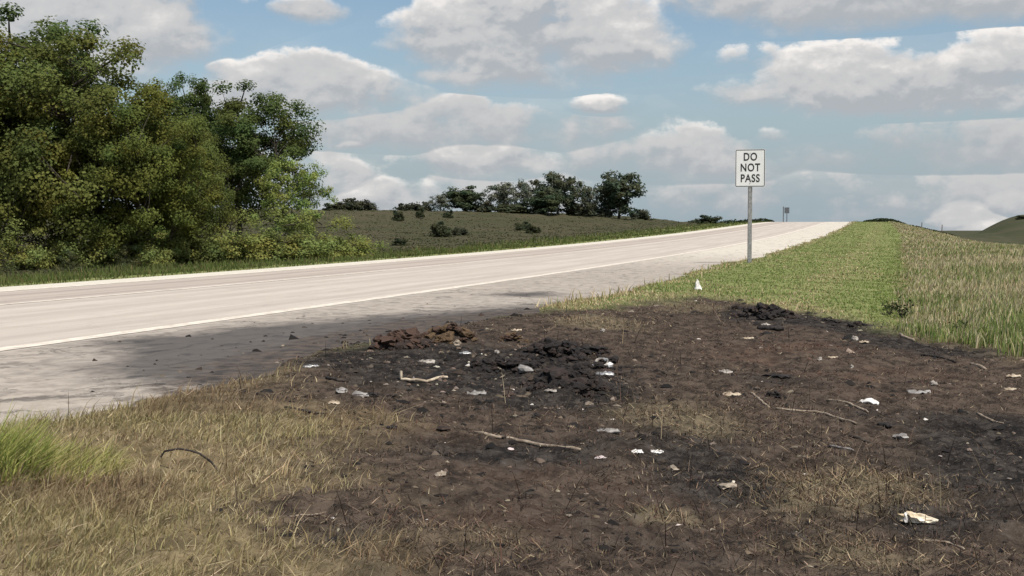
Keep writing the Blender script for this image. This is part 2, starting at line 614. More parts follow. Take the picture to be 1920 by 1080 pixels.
# ------------------------------------------------------------------ terrain sheet
def build_ground():
    ring = [0.8]
    while ring[-1] < 4500:
        r = ring[-1]
        k = 1.02 if r < 4 else 1.0062 if r < 30 else 1.0062 + min(1.0, (r - 30) / 60) * 0.014 if r < 400 else 1.08
        ring.append(r * k)
    ring = np.array(ring)
    fine = np.arange(-32, 32.01, 0.2)
    coarse = np.arange(36, 324.01, 4.0)
    ang = np.radians(np.concatenate([fine, coarse]))
    rr, aa = np.meshgrid(ring, ang, indexing='ij')
    x, y = (rr * np.sin(aa)).ravel(), (rr * np.cos(aa)).ravel()
    z = ground_z(x, y)
    nr, na = rr.shape
    i = np.arange(nr - 1)[:, None] * na + np.arange(na)[None, :]
    j = np.arange(nr - 1)[:, None] * na + (np.arange(na)[None, :] + 1) % na
    quads = np.stack([i, i + na, j + na, j], -1).reshape(-1, 4)[:, ::-1]
    verts = np.stack([x, y, z], -1)
    verts = np.concatenate([verts, [[0, 0, float(ground_z(0.0, 0.0))]]])
    k = len(verts) - 1
    a0 = np.arange(na)
    fan = np.stack([np.full(na, k), (a0 + 1) % na, a0], -1)
    x, y = verts[:, 0], verts[:, 1]
    s, t = to_st(x, y)
    near = (np.hypot(x, y) < 60)
    burn = np.zeros(len(x))
    burn[near] = burn_at(x[near], y[near])
    ash = np.where(near, spots(ASH, x, y), 0)
    pale = np.where(near, spots(PALE, x, y), 0)
    rust = np.where(near, spots(RUST, x, y), 0)
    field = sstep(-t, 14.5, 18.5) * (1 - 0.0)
    tall = np.maximum(sstep(t + (fbm(x * .1, y * .1, 41) - .5) * 1.5, 8.2, 8.9), 1 - sstep(s, 9, 13))
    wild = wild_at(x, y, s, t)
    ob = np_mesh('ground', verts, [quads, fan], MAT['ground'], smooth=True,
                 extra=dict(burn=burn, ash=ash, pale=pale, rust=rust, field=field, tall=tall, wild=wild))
    ob['kind'] = 'structure'
    return ob


MAT = {}


def mat_ground():
    m, g = new_mat('ground')
    P = pos(g)
    n1 = g.noise(P, 0.9, 5, 0.6)
    n2 = g.noise(P, 7.0, 5, 0.65)
    n3 = g.noise(P, 38.0, 4, 0.65)
    n4 = g.noise(P, 0.12, 4, 0.6)
    burn, ash, pale, rust = (attr(g, k) for k in ('burn', 'ash', 'pale', 'rust'))
    field, tall, wild = (attr(g, k) for k in ('field', 'tall', 'wild'))
    # unburnt verge: thatch between the blades
    verge = g.mix(g.smooth(n2, 0.35, 0.68), (0.145, 0.175, 0.06), (0.235, 0.235, 0.105))
    straw = g.mix(g.smooth(n2, 0.35, 0.7), (0.10, 0.078, 0.046), (0.235, 0.185, 0.108))
    verge = g.mix(tall, verge, straw)
    fld = g.mix(g.smooth(n4, 0.35, 0.65), (0.054, 0.056, 0.030), (0.074, 0.066, 0.040))  # cloud shadow on the hill is put into these dark field tones
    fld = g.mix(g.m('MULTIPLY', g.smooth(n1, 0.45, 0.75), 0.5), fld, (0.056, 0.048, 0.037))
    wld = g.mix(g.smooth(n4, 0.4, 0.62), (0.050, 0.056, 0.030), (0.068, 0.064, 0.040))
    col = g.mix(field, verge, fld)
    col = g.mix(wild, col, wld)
    # burnt soil
    soil = g.mix(g.smooth(n2, 0.32, 0.68), (0.026, 0.0205, 0.0175), (0.098, 0.074, 0.057))
    soil = g.mix(g.m('MULTIPLY', g.smooth(n3, 0.5, 0.75), 0.55), soil, (0.145, 0.112, 0.082))
    soil = g.mix(g.m('MULTIPLY', g.smooth(n1, 0.45, 0.7), g.m('MULTIPLY', rust, 0.65)), soil, (0.115, 0.066, 0.045))
    tan = g.mix(g.smooth(n2, 0.35, 0.65), (0.095, 0.080, 0.052), (0.19, 0.155, 0.10))
    soil = g.mix(g.m('MULTIPLY', g.smooth(g.m('ADD', pale, g.m('MULTIPLY', g.m('SUBTRACT', n1, 0.5), 1.2)), 0.25, 0.8), 0.75), soil, tan)
    black = g.mix(g.smooth(n2, 0.4, 0.7), (0.015, 0.014, 0.0135), (0.066, 0.057, 0.050))
    black = g.mix(g.m('MULTIPLY', g.smooth(n3, 0.55, 0.75), 0.6), black, (0.12, 0.11, 0.105))
    av = g.m('ADD', ash, g.m('MULTIPLY', g.m('SUBTRACT', n1, 0.48), 1.5))
    av = g.m('ADD', av, g.m('MULTIPLY', g.m('SUBTRACT', n2, 0.5), 0.9))
    soil = g.mix(g.m('MULTIPLY', g.smooth(av, 0.24, 0.72), 0.94), soil, black)
    col = g.mix(burn, col, soil)
    h = g.m('ADD', g.m('MULTIPLY', n2, 0.6), g.m('MULTIPLY', n3, 0.4))
    finish(g, col, 0.95, bump=h, bump_d=0.05, bump_s=0.9, spec=0.03)
    return m


MAT['ground'] = mat_ground()
build_ground()


# ------------------------------------------------------------------ road
def mat_road():
    m, g = new_mat('worn_pavement')
    s, t, soot = attr(g, 'rs'), attr(g, 'rt'), attr(g, 'soot')
    v = g.xyz(s, t)
    stretch = g.xyz(g.m('MULTIPLY', s, 0.06), g.m('MULTIPLY', t, 1.0))
    longs = g.noise(stretch, 2.6, 5, 0.6)
    longf = g.noise(g.xyz(g.m('MULTIPLY', s, 0.10), t), 9.0, 4, 0.6)
    n1 = g.noise(v, 0.8, 5, 0.6)
    n2 = g.noise(v, 5.0, 5, 0.65)
    n3 = g.noise(v, 60.0, 3, 0.7)
    lane = g.mix(g.smooth(longs, 0.35, 0.68), (0.425, 0.372, 0.322), (0.505, 0.447, 0.392))
    lane = g.mix(g.m('MULTIPLY', g.smooth(longf, 0.45, 0.75), 0.30), lane, (0.335, 0.295, 0.26))
    # far lane: polished wheel paths and the paler outer strip
    far = g.m('MULTIPLY', g.smooth(t, -4.9, -5.4), g.smooth(t, -7.7, -7.3))
    lane = g.mix(g.m('MULTIPLY', far, 0.62), lane, g.mix(longs, (0.30, 0.245, 0.21), (0.45, 0.38, 0.32)))
    for c, w, a in ((-5.5, 0.22, 0.5), (-6.7, 0.25, 0.55), (-0.9, 0.3, 0.25), (-3.0, 0.4, 0.16), (-4.4, 0.3, 0.25)):
        band = g.smooth(g.m('ABSOLUTE', g.m('SUBTRACT', t, c)), w, w * 0.2)
        lane = g.mix(g.m('MULTIPLY', band, g.m('MULTIPLY', g.smooth(longs, 0.25, 0.6), a)), lane, (0.215, 0.175, 0.160))
    strip = g.smooth(t, -7.45, -7.75)
    lane = g.mix(g.m('MULTIPLY', strip, 0.95), lane, g.mix(n2, (0.52, 0.475, 0.40), (0.64, 0.59, 0.50)))
    # near shoulder: chip seal, cracked
    sh = g.mix(g.smooth(n2, 0.3, 0.7), (0.255, 0.220, 0.188), (0.405, 0.355, 0.302))
    sh = g.mix(g.m('MULTIPLY', g.smooth(n1, 0.42, 0.7), 0.5), sh, (0.43, 0.375, 0.31))
    sh = g.mix(g.smooth(s, 30, 55), sh, g.mix(n2, (0.50, 0.45, 0.38), (0.60, 0.55, 0.465)))
    vo = g.n('ShaderNodeTexVoronoi', feature='DISTANCE_TO_EDGE')
    wob = g.n('ShaderNodeVectorMath', operation='ADD')
    g.link(g.xyz(g.m('MULTIPLY', s, 0.8), t), wob.inputs[0])
    g.link(g.xyz(g.m('MULTIPLY', n2, 1.0), g.m('MULTIPLY', n1, 1.3)), wob.inputs[1])
    g.link(wob.outputs[0], vo.inputs['Vector'])
    vo.inputs['Scale'].default_value = 1.25
    crack = g.m('MULTIPLY', g.smooth(vo.outputs['Distance'], 0.035, 0.004), g.smooth(n1, 0.38, 0.58))
    blot = g.smooth(g.noise(g.xyz(g.m('MULTIPLY', s, 0.9), t), 3.2, 6, 0.72, 0.6), 0.54, 0.70)
    onsh = g.smooth(t, 0.05, 0.25)
    sh = g.mix(g.m('MULTIPLY', blot, g.smooth(s, 44, 22, 0.1, 0.62)), sh, (0.145, 0.118, 0.100))
    sh = g.mix(g.m('MULTIPLY', crack, 0.75), sh, (0.07, 0.06, 0.052))
    col = g.mix(onsh, lane, sh)
    # soot baked into the surface by the fire
    sv = g.m('ADD', soot, g.m('MULTIPLY', g.m('SUBTRACT', n1, 0.5), 0.9))
    sv = g.m('ADD', sv, g.m('MULTIPLY', g.m('SUBTRACT', g.noise(v, 3.0, 5, 0.65, 0.4), 0.5), 0.8))
    sm = g.m('MULTIPLY', g.smooth(sv, 0.05, 0.70), g.smooth(t, -0.15, 0.45))
    col = g.mix(g.m('MULTIPLY', sm, 0.93), col, g.mix(n2, (0.034, 0.033, 0.033), (0.080, 0.074, 0.069)))
    mud = g.m('MULTIPLY', g.smooth(g.m('ADD', soot, g.m('MULTIPLY', g.m('SUBTRACT', n2, 0.5), 1.0)), 0.1, 0.6), g.smooth(t, 0.2, 0.8))
    col = g.mix(g.m('MULTIPLY', mud, 0.30), col, (0.15, 0.125, 0.108))
    dirt = g.smooth(g.m('ADD', attr(g, 'dirt'), g.m('MULTIPLY', g.m('SUBTRACT', g.noise(v, 4.0, 6, 0.7, 0.3), 0.5), 1.3)), 0.35, 0.75)
    col = g.mix(g.m('MULTIPLY', dirt, 0.9), col, g.mix(g.smooth(n2, 0.35, 0.65), (0.030, 0.025, 0.022), (0.105, 0.078, 0.060)))
    streak = g.noise(g.xyz(g.m('MULTIPLY', s, 0.35), g.m('MULTIPLY', t, 0.9)), 4.5, 6, 0.7, 0.5)
    col = g.mix(g.m('MULTIPLY', g.m('MULTIPLY', g.smooth(streak, 0.5, 0.68), g.smooth(soot, 0.0, 0.45)), g.m('MULTIPLY', onsh, 0.8)), col, (0.045, 0.042, 0.040))
    h = g.m('ADD', g.m('MULTIPLY', n3, 0.5), g.m('SUBTRACT', n2, g.m('MULTIPLY', crack, 0.8)))
    finish(g, col, 0.88, bump=h, bump_d=0.008, bump_s=0.7, spec=0.25)
    return m


def ribbon(name, s_arr, t_arr, lift, mat, soot=False, crown=True):
    S, T = np.meshgrid(s_arr, t_arr, indexing='ij')
    x, y = road_xy(S.ravel(), T.ravel())
    z = road_z(S.ravel()) + lift
    n, k = S.shape
    i = np.arange(n - 1)[:, None] * k + np.arange(k - 1)[None, :]
    quads = np.stack([i, i + 1, i + k + 1, i + k], -1).reshape(-1, 4)
    ex = dict(rs=S.ravel(), rt=T.ravel())
    if soot:
        ex['soot'] = spots(SOOT, x, y)
        near = np.hypot(x, y) < 60
        bd = np.full(len(x), 9.0)
        bd[near] = sd_poly(x[near], y[near], BURN)
        ex['dirt'] = sstep(-bd, -2.2, 0.6) * sstep(T.ravel(), 0.6, 2.6)
    return np_mesh(name, np.stack([x, y, z], -1), [quads], mat, smooth=True, extra=ex)


S_ROAD = np.concatenate([np.arange(-70, 2, 2.0), np.arange(2, 40, 0.2), np.arange(40, 120, 1.0), np.arange(120, 420, 3.0)])
T_ROAD = np.concatenate([np.arange(ROAD_L, 0, 0.45), np.arange(0.0, ROAD_R + 0.21, 0.15)])
MAT['road'] = mat_road()
road = ribbon('road', S_ROAD, T_ROAD, 0.0, MAT['road'], soot=True)
road['kind'] = 'structure'


def mat_paint():
    m, g = new_mat('worn_road_paint')
    s, t = attr(g, 'rs'), attr(g, 'rt')
    v = g.xyz(s, t)
    n = g.noise(v, 6.0, 6, 0.7)
    n1 = g.noise(v, 0.7, 3, 0.5)
    col = g.mix(g.smooth(n, 0.40, 0.62), (0.70, 0.64, 0.55), (0.55, 0.48, 0.40))
    col = g.mix(g.m('MULTIPLY', g.smooth(g.m('ADD', n, g.m('MULTIPLY', n1, 0.4)), 0.72, 0.9), 0.7), col, (0.40, 0.35, 0.30))
    finish(g, col, 0.7, bump=n, bump_d=0.003, spec=0.3)
    return m


MAT['paint'] = mat_paint()
S_LINE = np.concatenate([np.arange(-70, 60, 0.6), np.arange(60, 400, 3.0)])


def line(name, t0, t1, lift=0.006):
    S = S_LINE
    w0 = t0 + (fbm(S * 1.7, S * 0, 61, 3) - .5) * 0.05
    w1 = t1 + (fbm(S * 1.7, S * 0 + 9, 62, 3) - .5) * 0.05
    V = []
    for tt in (w0, w1):
        x, y = road_xy(S, tt)
        V.append(np.stack([x, y, road_z(S) + lift], -1))
    n = len(S)
    i = np.arange(n - 1)
    quads = np.stack([i, i + n, i + n + 1, i + 1], -1)
    ob = np_mesh(name, np.concatenate(V), [quads], MAT['paint'], extra=dict(rs=np.concatenate([S, S]), rt=np.concatenate([w0, w1])))
    ob['kind'] = 'structure'
    return ob


line('road_marking', -0.14, 0.11)
line('road_marking', -7.86, -7.60)
line('road_marking', -5.02, -4.86)


# ------------------------------------------------------------------ grass
def blades(name, P, h, w, lean_dir, lean, c0, c1, mat, curve=0.35):
    n = len(P)
    wd = np.random.rand(n) * 2 * np.pi
    D = np.stack([np.cos(wd), np.sin(wd), np.zeros(n)], -1)
    L = np.stack([np.cos(lean_dir), np.sin(lean_dir), np.zeros(n)], -1)
    up = np.sqrt(np.clip(1 - lean ** 2, 0.02, 1))
    tip = P + L * (h * lean)[:, None]
    tip[:, 2] += h * up
    mid = P + L * (h * lean * curve)[:, None]
    mid[:, 2] += h * up * 0.58
    b0, b1 = P - D * w[:, None] / 2, P + D * w[:, None] / 2
    m0, m1 = mid - D * w[:, None] * 0.36, mid + D * w[:, None] * 0.36
    V = np.stack([b0, b1, m1, m0, tip], 1).reshape(-1, 3)
    k = np.arange(n) * 5
    q = np.stack([k, k + 1, k + 2, k + 3], -1)
    tr = np.stack([k + 3, k + 2, k + 4], -1)
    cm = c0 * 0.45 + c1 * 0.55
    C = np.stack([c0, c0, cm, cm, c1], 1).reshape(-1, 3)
    return np_mesh(name, V, [q, tr], mat, cols=C)


MAT['blade'] = mat_attr('grass_blades', 0.9, trans=0.28, spec=0.04, noise=0.15, nscale=2.0)
MAT['dead'] = mat_attr('dead_stalks', 0.9, trans=0.10, noise=0.2, nscale=4.0)
rng = np.random.default_rng(7)
np.random.seed(7)


def scatter(n, r0, r1, a0=-31, a1=31):
    a = np.radians(rng.uniform(a0, a1, n))
    r = np.exp(rng.uniform(math.log(r0), math.log(r1), n))
    return r * np.sin(a), r * np.cos(a), r


def pick(n, cols, wts):
    cols = np.array(cols, float)
    i = rng.choice(len(cols), n, p=np.array(wts) / sum(wts))
    return cols[i] * rng.uniform(0.75, 1.25, (n, 1)) * rng.uniform(0.94, 1.06, (n, 3))


def with_z(x, y, sink=0.01):
    return np.stack([x, y, ground_z(x, y) - sink], -1)


STRAW = [(0.60, 0.49, 0.31), (0.48, 0.385, 0.225), (0.37, 0.30, 0.155), (0.25, 0.165, 0.10)]


def grass_near():
    # --- unburnt straw-coloured grass at the lower left and round the burn
    x, y, r = scatter(330000, 3.9, 26)
    s, t = to_st(x, y)
    edge = (fbm(s * 0.55, s * 0 + 3.0, 5, 4) - 0.5) * 1.0
    keep = (t > ROAD_R - 0.05 + edge) & (t < 40)
    x, y, r, s, t = (q[keep] for q in (x, y, r, s, t))
    b = burn_at(x, y)
    b = np.clip(b + (rng.random(len(x)) - 0.5) * 0.75, 0, 1)
    ash = spots(ASH, x, y)
    pale = spots(PALE, x, y)
    rust = spots(RUST, x, y)
    cl = fbm(x * 1.6, y * 1.6, 71, 3)
    u = rng.random(len(x))
    # left foreground = outside the burn and near (r < 15, left of the burn); green verge = beyond
    left = (b < 0.5) & (t < 20) & (s < 11.5)
    k = left & (u < 0.55 + 1.0 * sstep(cl, 0.3, 0.6))
    X, Y, RR, CL = x[k], y[k], r[k], cl[k]
    n = len(X)
    gr = np.clip(sstep(fbm(X * .8, Y * .8, 72, 3), 0.45, 0.7) * 0.30 + 0.28 * sstep(-X, 2.6, 4.4), 0, 0.6)[:, None]
    c1 = pick(n, STRAW, [3, 4, 3, 2]) * (1 - gr) + pick(n, [(0.22, 0.235, 0.07), (0.31, 0.30, 0.11), (0.15, 0.18, 0.05)], [3, 3, 2]) * gr
    bp = sstep(fbm(X * 1.1, Y * 1.1, 75, 4), 0.52, 0.66)[:, None] * 0.7
    c1 = c1 * (1 - bp) + pick(n, [(0.25, 0.165, 0.11), (0.17, 0.11, 0.075), (0.34, 0.25, 0.16)], [3, 3, 1.5]) * bp
    hh = rng.uniform(0.025, 0.12, n) * (0.45 + 1.0 * CL)
    tallst = rng.random(n) < 0.008
    hh = np.where(tallst, rng.uniform(0.14, 0.28, n), hh)
    ln = np.clip(rng.normal(0.66, 0.26, n), 0.05, 0.98)
    ld = np.where(rng.random(n) < 0.6, rng.normal(0.1, 0.6, n), rng.uniform(0, 6.28, n))
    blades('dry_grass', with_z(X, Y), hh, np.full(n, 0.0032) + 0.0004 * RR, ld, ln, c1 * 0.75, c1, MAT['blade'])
    tag(bpy.data.objects['dry_grass'], 'straw coloured and olive grass between the shoulder and the burnt ground', 'grass', kind='stuff')
    k = left & (rng.random(len(x)) < 0.016)
    X, Y, RR = x[k], y[k], r[k]
    n = len(X)
    c = pick(n, [(0.50, 0.40, 0.25), (0.40, 0.31, 0.18), (0.24, 0.16, 0.10)], [3, 3, 2])
    P = with_z(X, Y, 0.0)
    P[:, 2] += rng.uniform(0.01, 0.06, n)
    blades('straw_litter', P, np.exp(rng.normal(math.log(0.075), 0.5, n)), np.full(n, 0.0034) + 0.0003 * RR, rng.normal(0.15, 1.2, n), rng.uniform(0.9, 0.995, n), c * 0.9, c, MAT['dead'], curve=0.55)
    tag(bpy.data.objects['straw_litter'], 'pale fallen straw lying across the dry grass at the lower left', 'straw', kind='stuff')
    # --- stubble and fallen stalks on the burnt ground
    dens = np.clip(0.34 + 0.6 * pale - 0.12 * ash + 0.9 * (cl - 0.5), 0.10, 0.95) * sstep(b, 0.4, 0.9)
    k = (b > 0.45) & (u < dens) & (r < 24)
    X, Y, RR, A, PL, RU = x[k], y[k], r[k], ash[k], np.clip(pale[k], 0, 1), np.clip(rust[k], 0, 1)
    n = len(X)
    brown = pick(n, [(0.140, 0.098, 0.069), (0.092, 0.061, 0.046), (0.23, 0.170, 0.115), (0.028, 0.023, 0.021), (0.36, 0.285, 0.19)], [4, 4, 1.7, 4.2, 0.8])
    strw = pick(n, [(0.31, 0.235, 0.145), (0.22, 0.16, 0.095), (0.42, 0.33, 0.21), (0.13, 0.085, 0.055)], [3, 3, 1.5, 2.2])
    red = pick(n, [(0.15, 0.075, 0.05), (0.10, 0.055, 0.04)], [1, 1])
    f = (rng.random(n) < PL * 0.7)[:, None]
    c = np.where(f, strw, brown)
    c = np.where((rng.random(n) < RU * 0.4)[:, None], red, c)
    c = c * (1 - 0.55 * np.clip(A, 0, 1)[:, None] * (rng.random(n) < 0.8)[:, None])
    flat = rng.random(n) < 0.62
    hh = np.where(flat, rng.uniform(0.02, 0.085, n), rng.uniform(0.012, 0.05, n)) * (0.75 + 0.6 * PL)
    stalk = rng.random(n) < 0.006
    hh = np.where(stalk, rng.uniform(0.12, 0.26, n), hh)
    ln = np.where(flat & ~stalk, rng.uniform(0.85, 0.985, n), rng.uniform(0.05, 0.6, n))
    P = with_z(X, Y, 0.0)
    P[:, 2] += np.where(flat, 0.006, -0.006)
    blades('burnt_stubble', P, hh, np.full(n, 0.0026) + 0.0004 * RR, rng.uniform(0, 6.28, n), ln, c * 0.85, c, MAT['dead'], curve=0.5)
    tag(bpy.data.objects['burnt_stubble'], 'brown singed stubble and fallen stalks on the burnt ground', 'stubble', kind='stuff')


grass_near()


def grass_verge():
    x, y, r = scatter(420000, 11, 230, -2, 28)
    s, t = to_st(x, y)
    edge = (fbm(s * 0.55, s * 0 + 3.0, 5, 4) - 0.5) * 1.0
    keep = (t > ROAD_R - 0.15 + edge) & (t < 36) & (s > 11)
    x, y, r, s, t = (q[keep] for q in (x, y, r, s, t))
    b = np.where(r < 60, burn_at(x, y), 0)
    b = np.clip(b + (rng.random(len(x)) - 0.5) * 0.5 * (r < 60), 0, 1)
    mow = 8.55 + (fbm(s * .2, s * 0, 81) - .5) * 0.6 + (fbm(x * 1.5, y * 1.5, 85, 3) - .5) * 0.7
    cl = fbm(x * 0.5, y * 0.5, 82, 4)
    u = rng.random(len(x))
    # mown green strip
    k = (b < 0.5) & (t < mow) & (u < 0.9)
    X, Y, RR, CL, T = x[k], y[k], r[k], cl[k], t[k]
    n = len(X)
    grn = pick(n, [(0.205, 0.262, 0.085), (0.17, 0.225, 0.065), (0.26, 0.295, 0.11), (0.33, 0.30, 0.15)], [4, 3, 3, 1.3])
    dry = pick(n, STRAW, [3, 3, 2, 1])
    d = sstep(CL, 0.52, 0.78) * 0.5 + 0.75 * np.exp(-(np.abs(T - ROAD_R) / 0.45) ** 2) + 0.4 * np.exp(-((T - 6.7) / 0.5) ** 2)
    nearb = np.where(RR < 40, sstep(-sd_poly(X, Y, BURN), -1.6, 0.2), 0)
    d = np.clip(d + 0.8 * nearb, 0, 0.9)
    c = np.where((rng.random(n) < d)[:, None], dry, grn)
    lush = sstep(T, 7.4, 8.3)[:, None]
    c = c * (1 - lush * 0.5) + lush * 0.5 * np.array([0.155, 0.225, 0.05])
    hh = rng.uniform(0.03, 0.07, n) * (0.7 + 0.6 * CL)
    ed = (T < ROAD_R + 0.6) & (rng.random(n) < 0.06)
    hh = np.where(ed, rng.uniform(0.10, 0.26, n), hh)
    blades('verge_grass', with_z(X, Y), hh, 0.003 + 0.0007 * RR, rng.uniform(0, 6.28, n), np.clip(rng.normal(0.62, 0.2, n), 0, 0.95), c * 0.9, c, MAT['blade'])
    tag(bpy.data.objects['verge_grass'], 'short green grass strip along the road behind the sign', 'grass', kind='stuff')
    # tall uncut grass beyond the mowing line
    wl = wild_at(x, y, s, t)
    k = (b < 0.5) & (t >= mow) & (u < 0.95) & (wl < 0.5)
    X, Y, RR, CL, T, S_ = x[k], y[k], r[k], cl[k], t[k], s[k]
    n = len(X)
    dry = pick(n, [(0.58, 0.50, 0.33), (0.50, 0.43, 0.26), (0.40, 0.34, 0.19), (0.32, 0.23, 0.14)], [4, 4, 3, 1])
    grn = pick(n, [(0.19, 0.245, 0.075), (0.25, 0.28, 0.10), (0.14, 0.20, 0.055)], [3, 3, 2])
    g_ = np.clip(0.12 + 0.8 * (CL - 0.5) + 0.45 * sstep(RR, 26, 17) + 0.35 * sstep(fbm(X * .25, Y * .25, 84, 3), 0.5, 0.7), 0.08, 0.85)
    c = np.where((rng.random(n) < g_)[:, None], grn, dry)
    hh = rng.uniform(0.10, 0.30, n) * (0.6 + 0.8 * CL) * (0.55 + 0.45 * sstep(T, 8.5, 10.5))
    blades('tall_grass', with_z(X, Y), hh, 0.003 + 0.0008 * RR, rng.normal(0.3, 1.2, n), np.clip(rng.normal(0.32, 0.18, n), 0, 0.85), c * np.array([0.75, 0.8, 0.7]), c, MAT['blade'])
    tag(bpy.data.objects['tall_grass'], 'tall uncut pale grass beyond the mown strip at the right', 'grass', kind='stuff')


grass_verge()


def grass_far_side():
    x, y, r = scatter(150000, 26, 260, -31, 14)
    s, t = to_st(x, y)
    tl = -t + ROAD_L
    k = (tl > -0.05) & (tl < 9.5 + 3 * (fbm(s * .2, s * 0, 91) - .5)) & (rng.random(len(x)) < 0.9)
    X, Y, RR, TL = x[k], y[k], r[k], tl[k]
    n = len(X)
    grn = pick(n, [(0.115, 0.150, 0.045), (0.09, 0.12, 0.035), (0.16, 0.17, 0.065), (0.20, 0.17, 0.08)], [4, 3, 2, 1.4])
    cl = fbm(X * .4, Y * .4, 92, 3)
    hh = rng.uniform(0.12, 0.34, n) * (0.6 + 0.8 * cl) * (0.5 + 0.5 * sstep(TL, 0, 3))
    blades('roadside_grass', with_z(X, Y), hh, 0.004 + 0.0007 * RR, rng.uniform(0, 6.28, n), np.clip(rng.normal(0.35, 0.2, n), 0, 0.9), grn * 0.75, grn, MAT['blade'])
    tag(bpy.data.objects['roadside_grass'], 'green grass strip along the far side of the road', 'grass', kind='stuff')
    # rough growth over the field, its colour darkened in place of cloud shadow
    k = (tl > 7.5) & (tl < 200) & (rng.random(len(x)) < 0.75)
    X, Y, RR = x[k], y[k], r[k]
    n = len(X)
    cl = fbm(X * .12, Y * .12, 93, 4)
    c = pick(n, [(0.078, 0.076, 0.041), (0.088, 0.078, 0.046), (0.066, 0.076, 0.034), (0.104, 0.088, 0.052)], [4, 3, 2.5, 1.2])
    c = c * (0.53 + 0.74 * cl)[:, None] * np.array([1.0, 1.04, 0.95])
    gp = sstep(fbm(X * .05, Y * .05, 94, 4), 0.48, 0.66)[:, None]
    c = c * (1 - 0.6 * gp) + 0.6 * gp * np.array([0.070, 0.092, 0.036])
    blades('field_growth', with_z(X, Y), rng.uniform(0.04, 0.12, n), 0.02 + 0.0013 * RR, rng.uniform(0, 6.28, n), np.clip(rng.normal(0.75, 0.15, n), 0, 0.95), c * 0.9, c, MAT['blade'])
    tag(bpy.data.objects['field_growth'], 'rough growth covering the sloping field, coloured dark brown in place of cloud shadow', 'field growth', kind='stuff')


grass_far_side()

# ------------------------------------------------------------------ trees
def tube_np(path, radii, sides):
    """vertices and quads of a tapered tube along a path"""
    path = np.asarray(path, float)
    n = len(path)
    tan = np.gradient(path, axis=0)
    tan /= np.linalg.norm(tan, axis=1)[:, None] + 1e-9
    ref = np.where(np.abs(tan[:, 2:3]) > 0.9, np.array([[1.0, 0, 0]]), np.array([[0, 0, 1.0]]))
    a = np.cross(tan, ref)
    a /= np.linalg.norm(a, axis=1)[:, None] + 1e-9
    b = np.cross(tan, a)
    th = np.arange(sides) * 2 * np.pi / sides
    V = path[:, None, :] + np.asarray(radii)[:, None, None] * (np.cos(th)[None, :, None] * a[:, None, :] + np.sin(th)[None, :, None] * b[:, None, :])
    i = np.arange(n - 1)[:, None] * sides
    j = np.arange(sides)[None, :]
    k = (j + 1) % sides
    Q = np.stack([i + j, i + k, i + sides + k, i + sides + j], -1).reshape(-1, 4)
    return V.reshape(-1, 3), Q


def join_np(parts):
    V, Q, o = [], [], 0
    for v, q in parts:
        V.append(v)
        Q.append(q + o)
        o += len(v)
    return np.concatenate(V), np.concatenate(Q)


def unit(v):
    return v / (np.linalg.norm(v, axis=-1, keepdims=True) + 1e-9)


MAT['leaf'] = mat_attr('foliage', 0.8, trans=0.42, spec=0.05, noise=0.2, nscale=0.8)
MAT['bark'] = mat_plain('bark', (0.035, 0.028, 0.022), (0.085, 0.070, 0.056), 9.0, 0.95, 0.02)


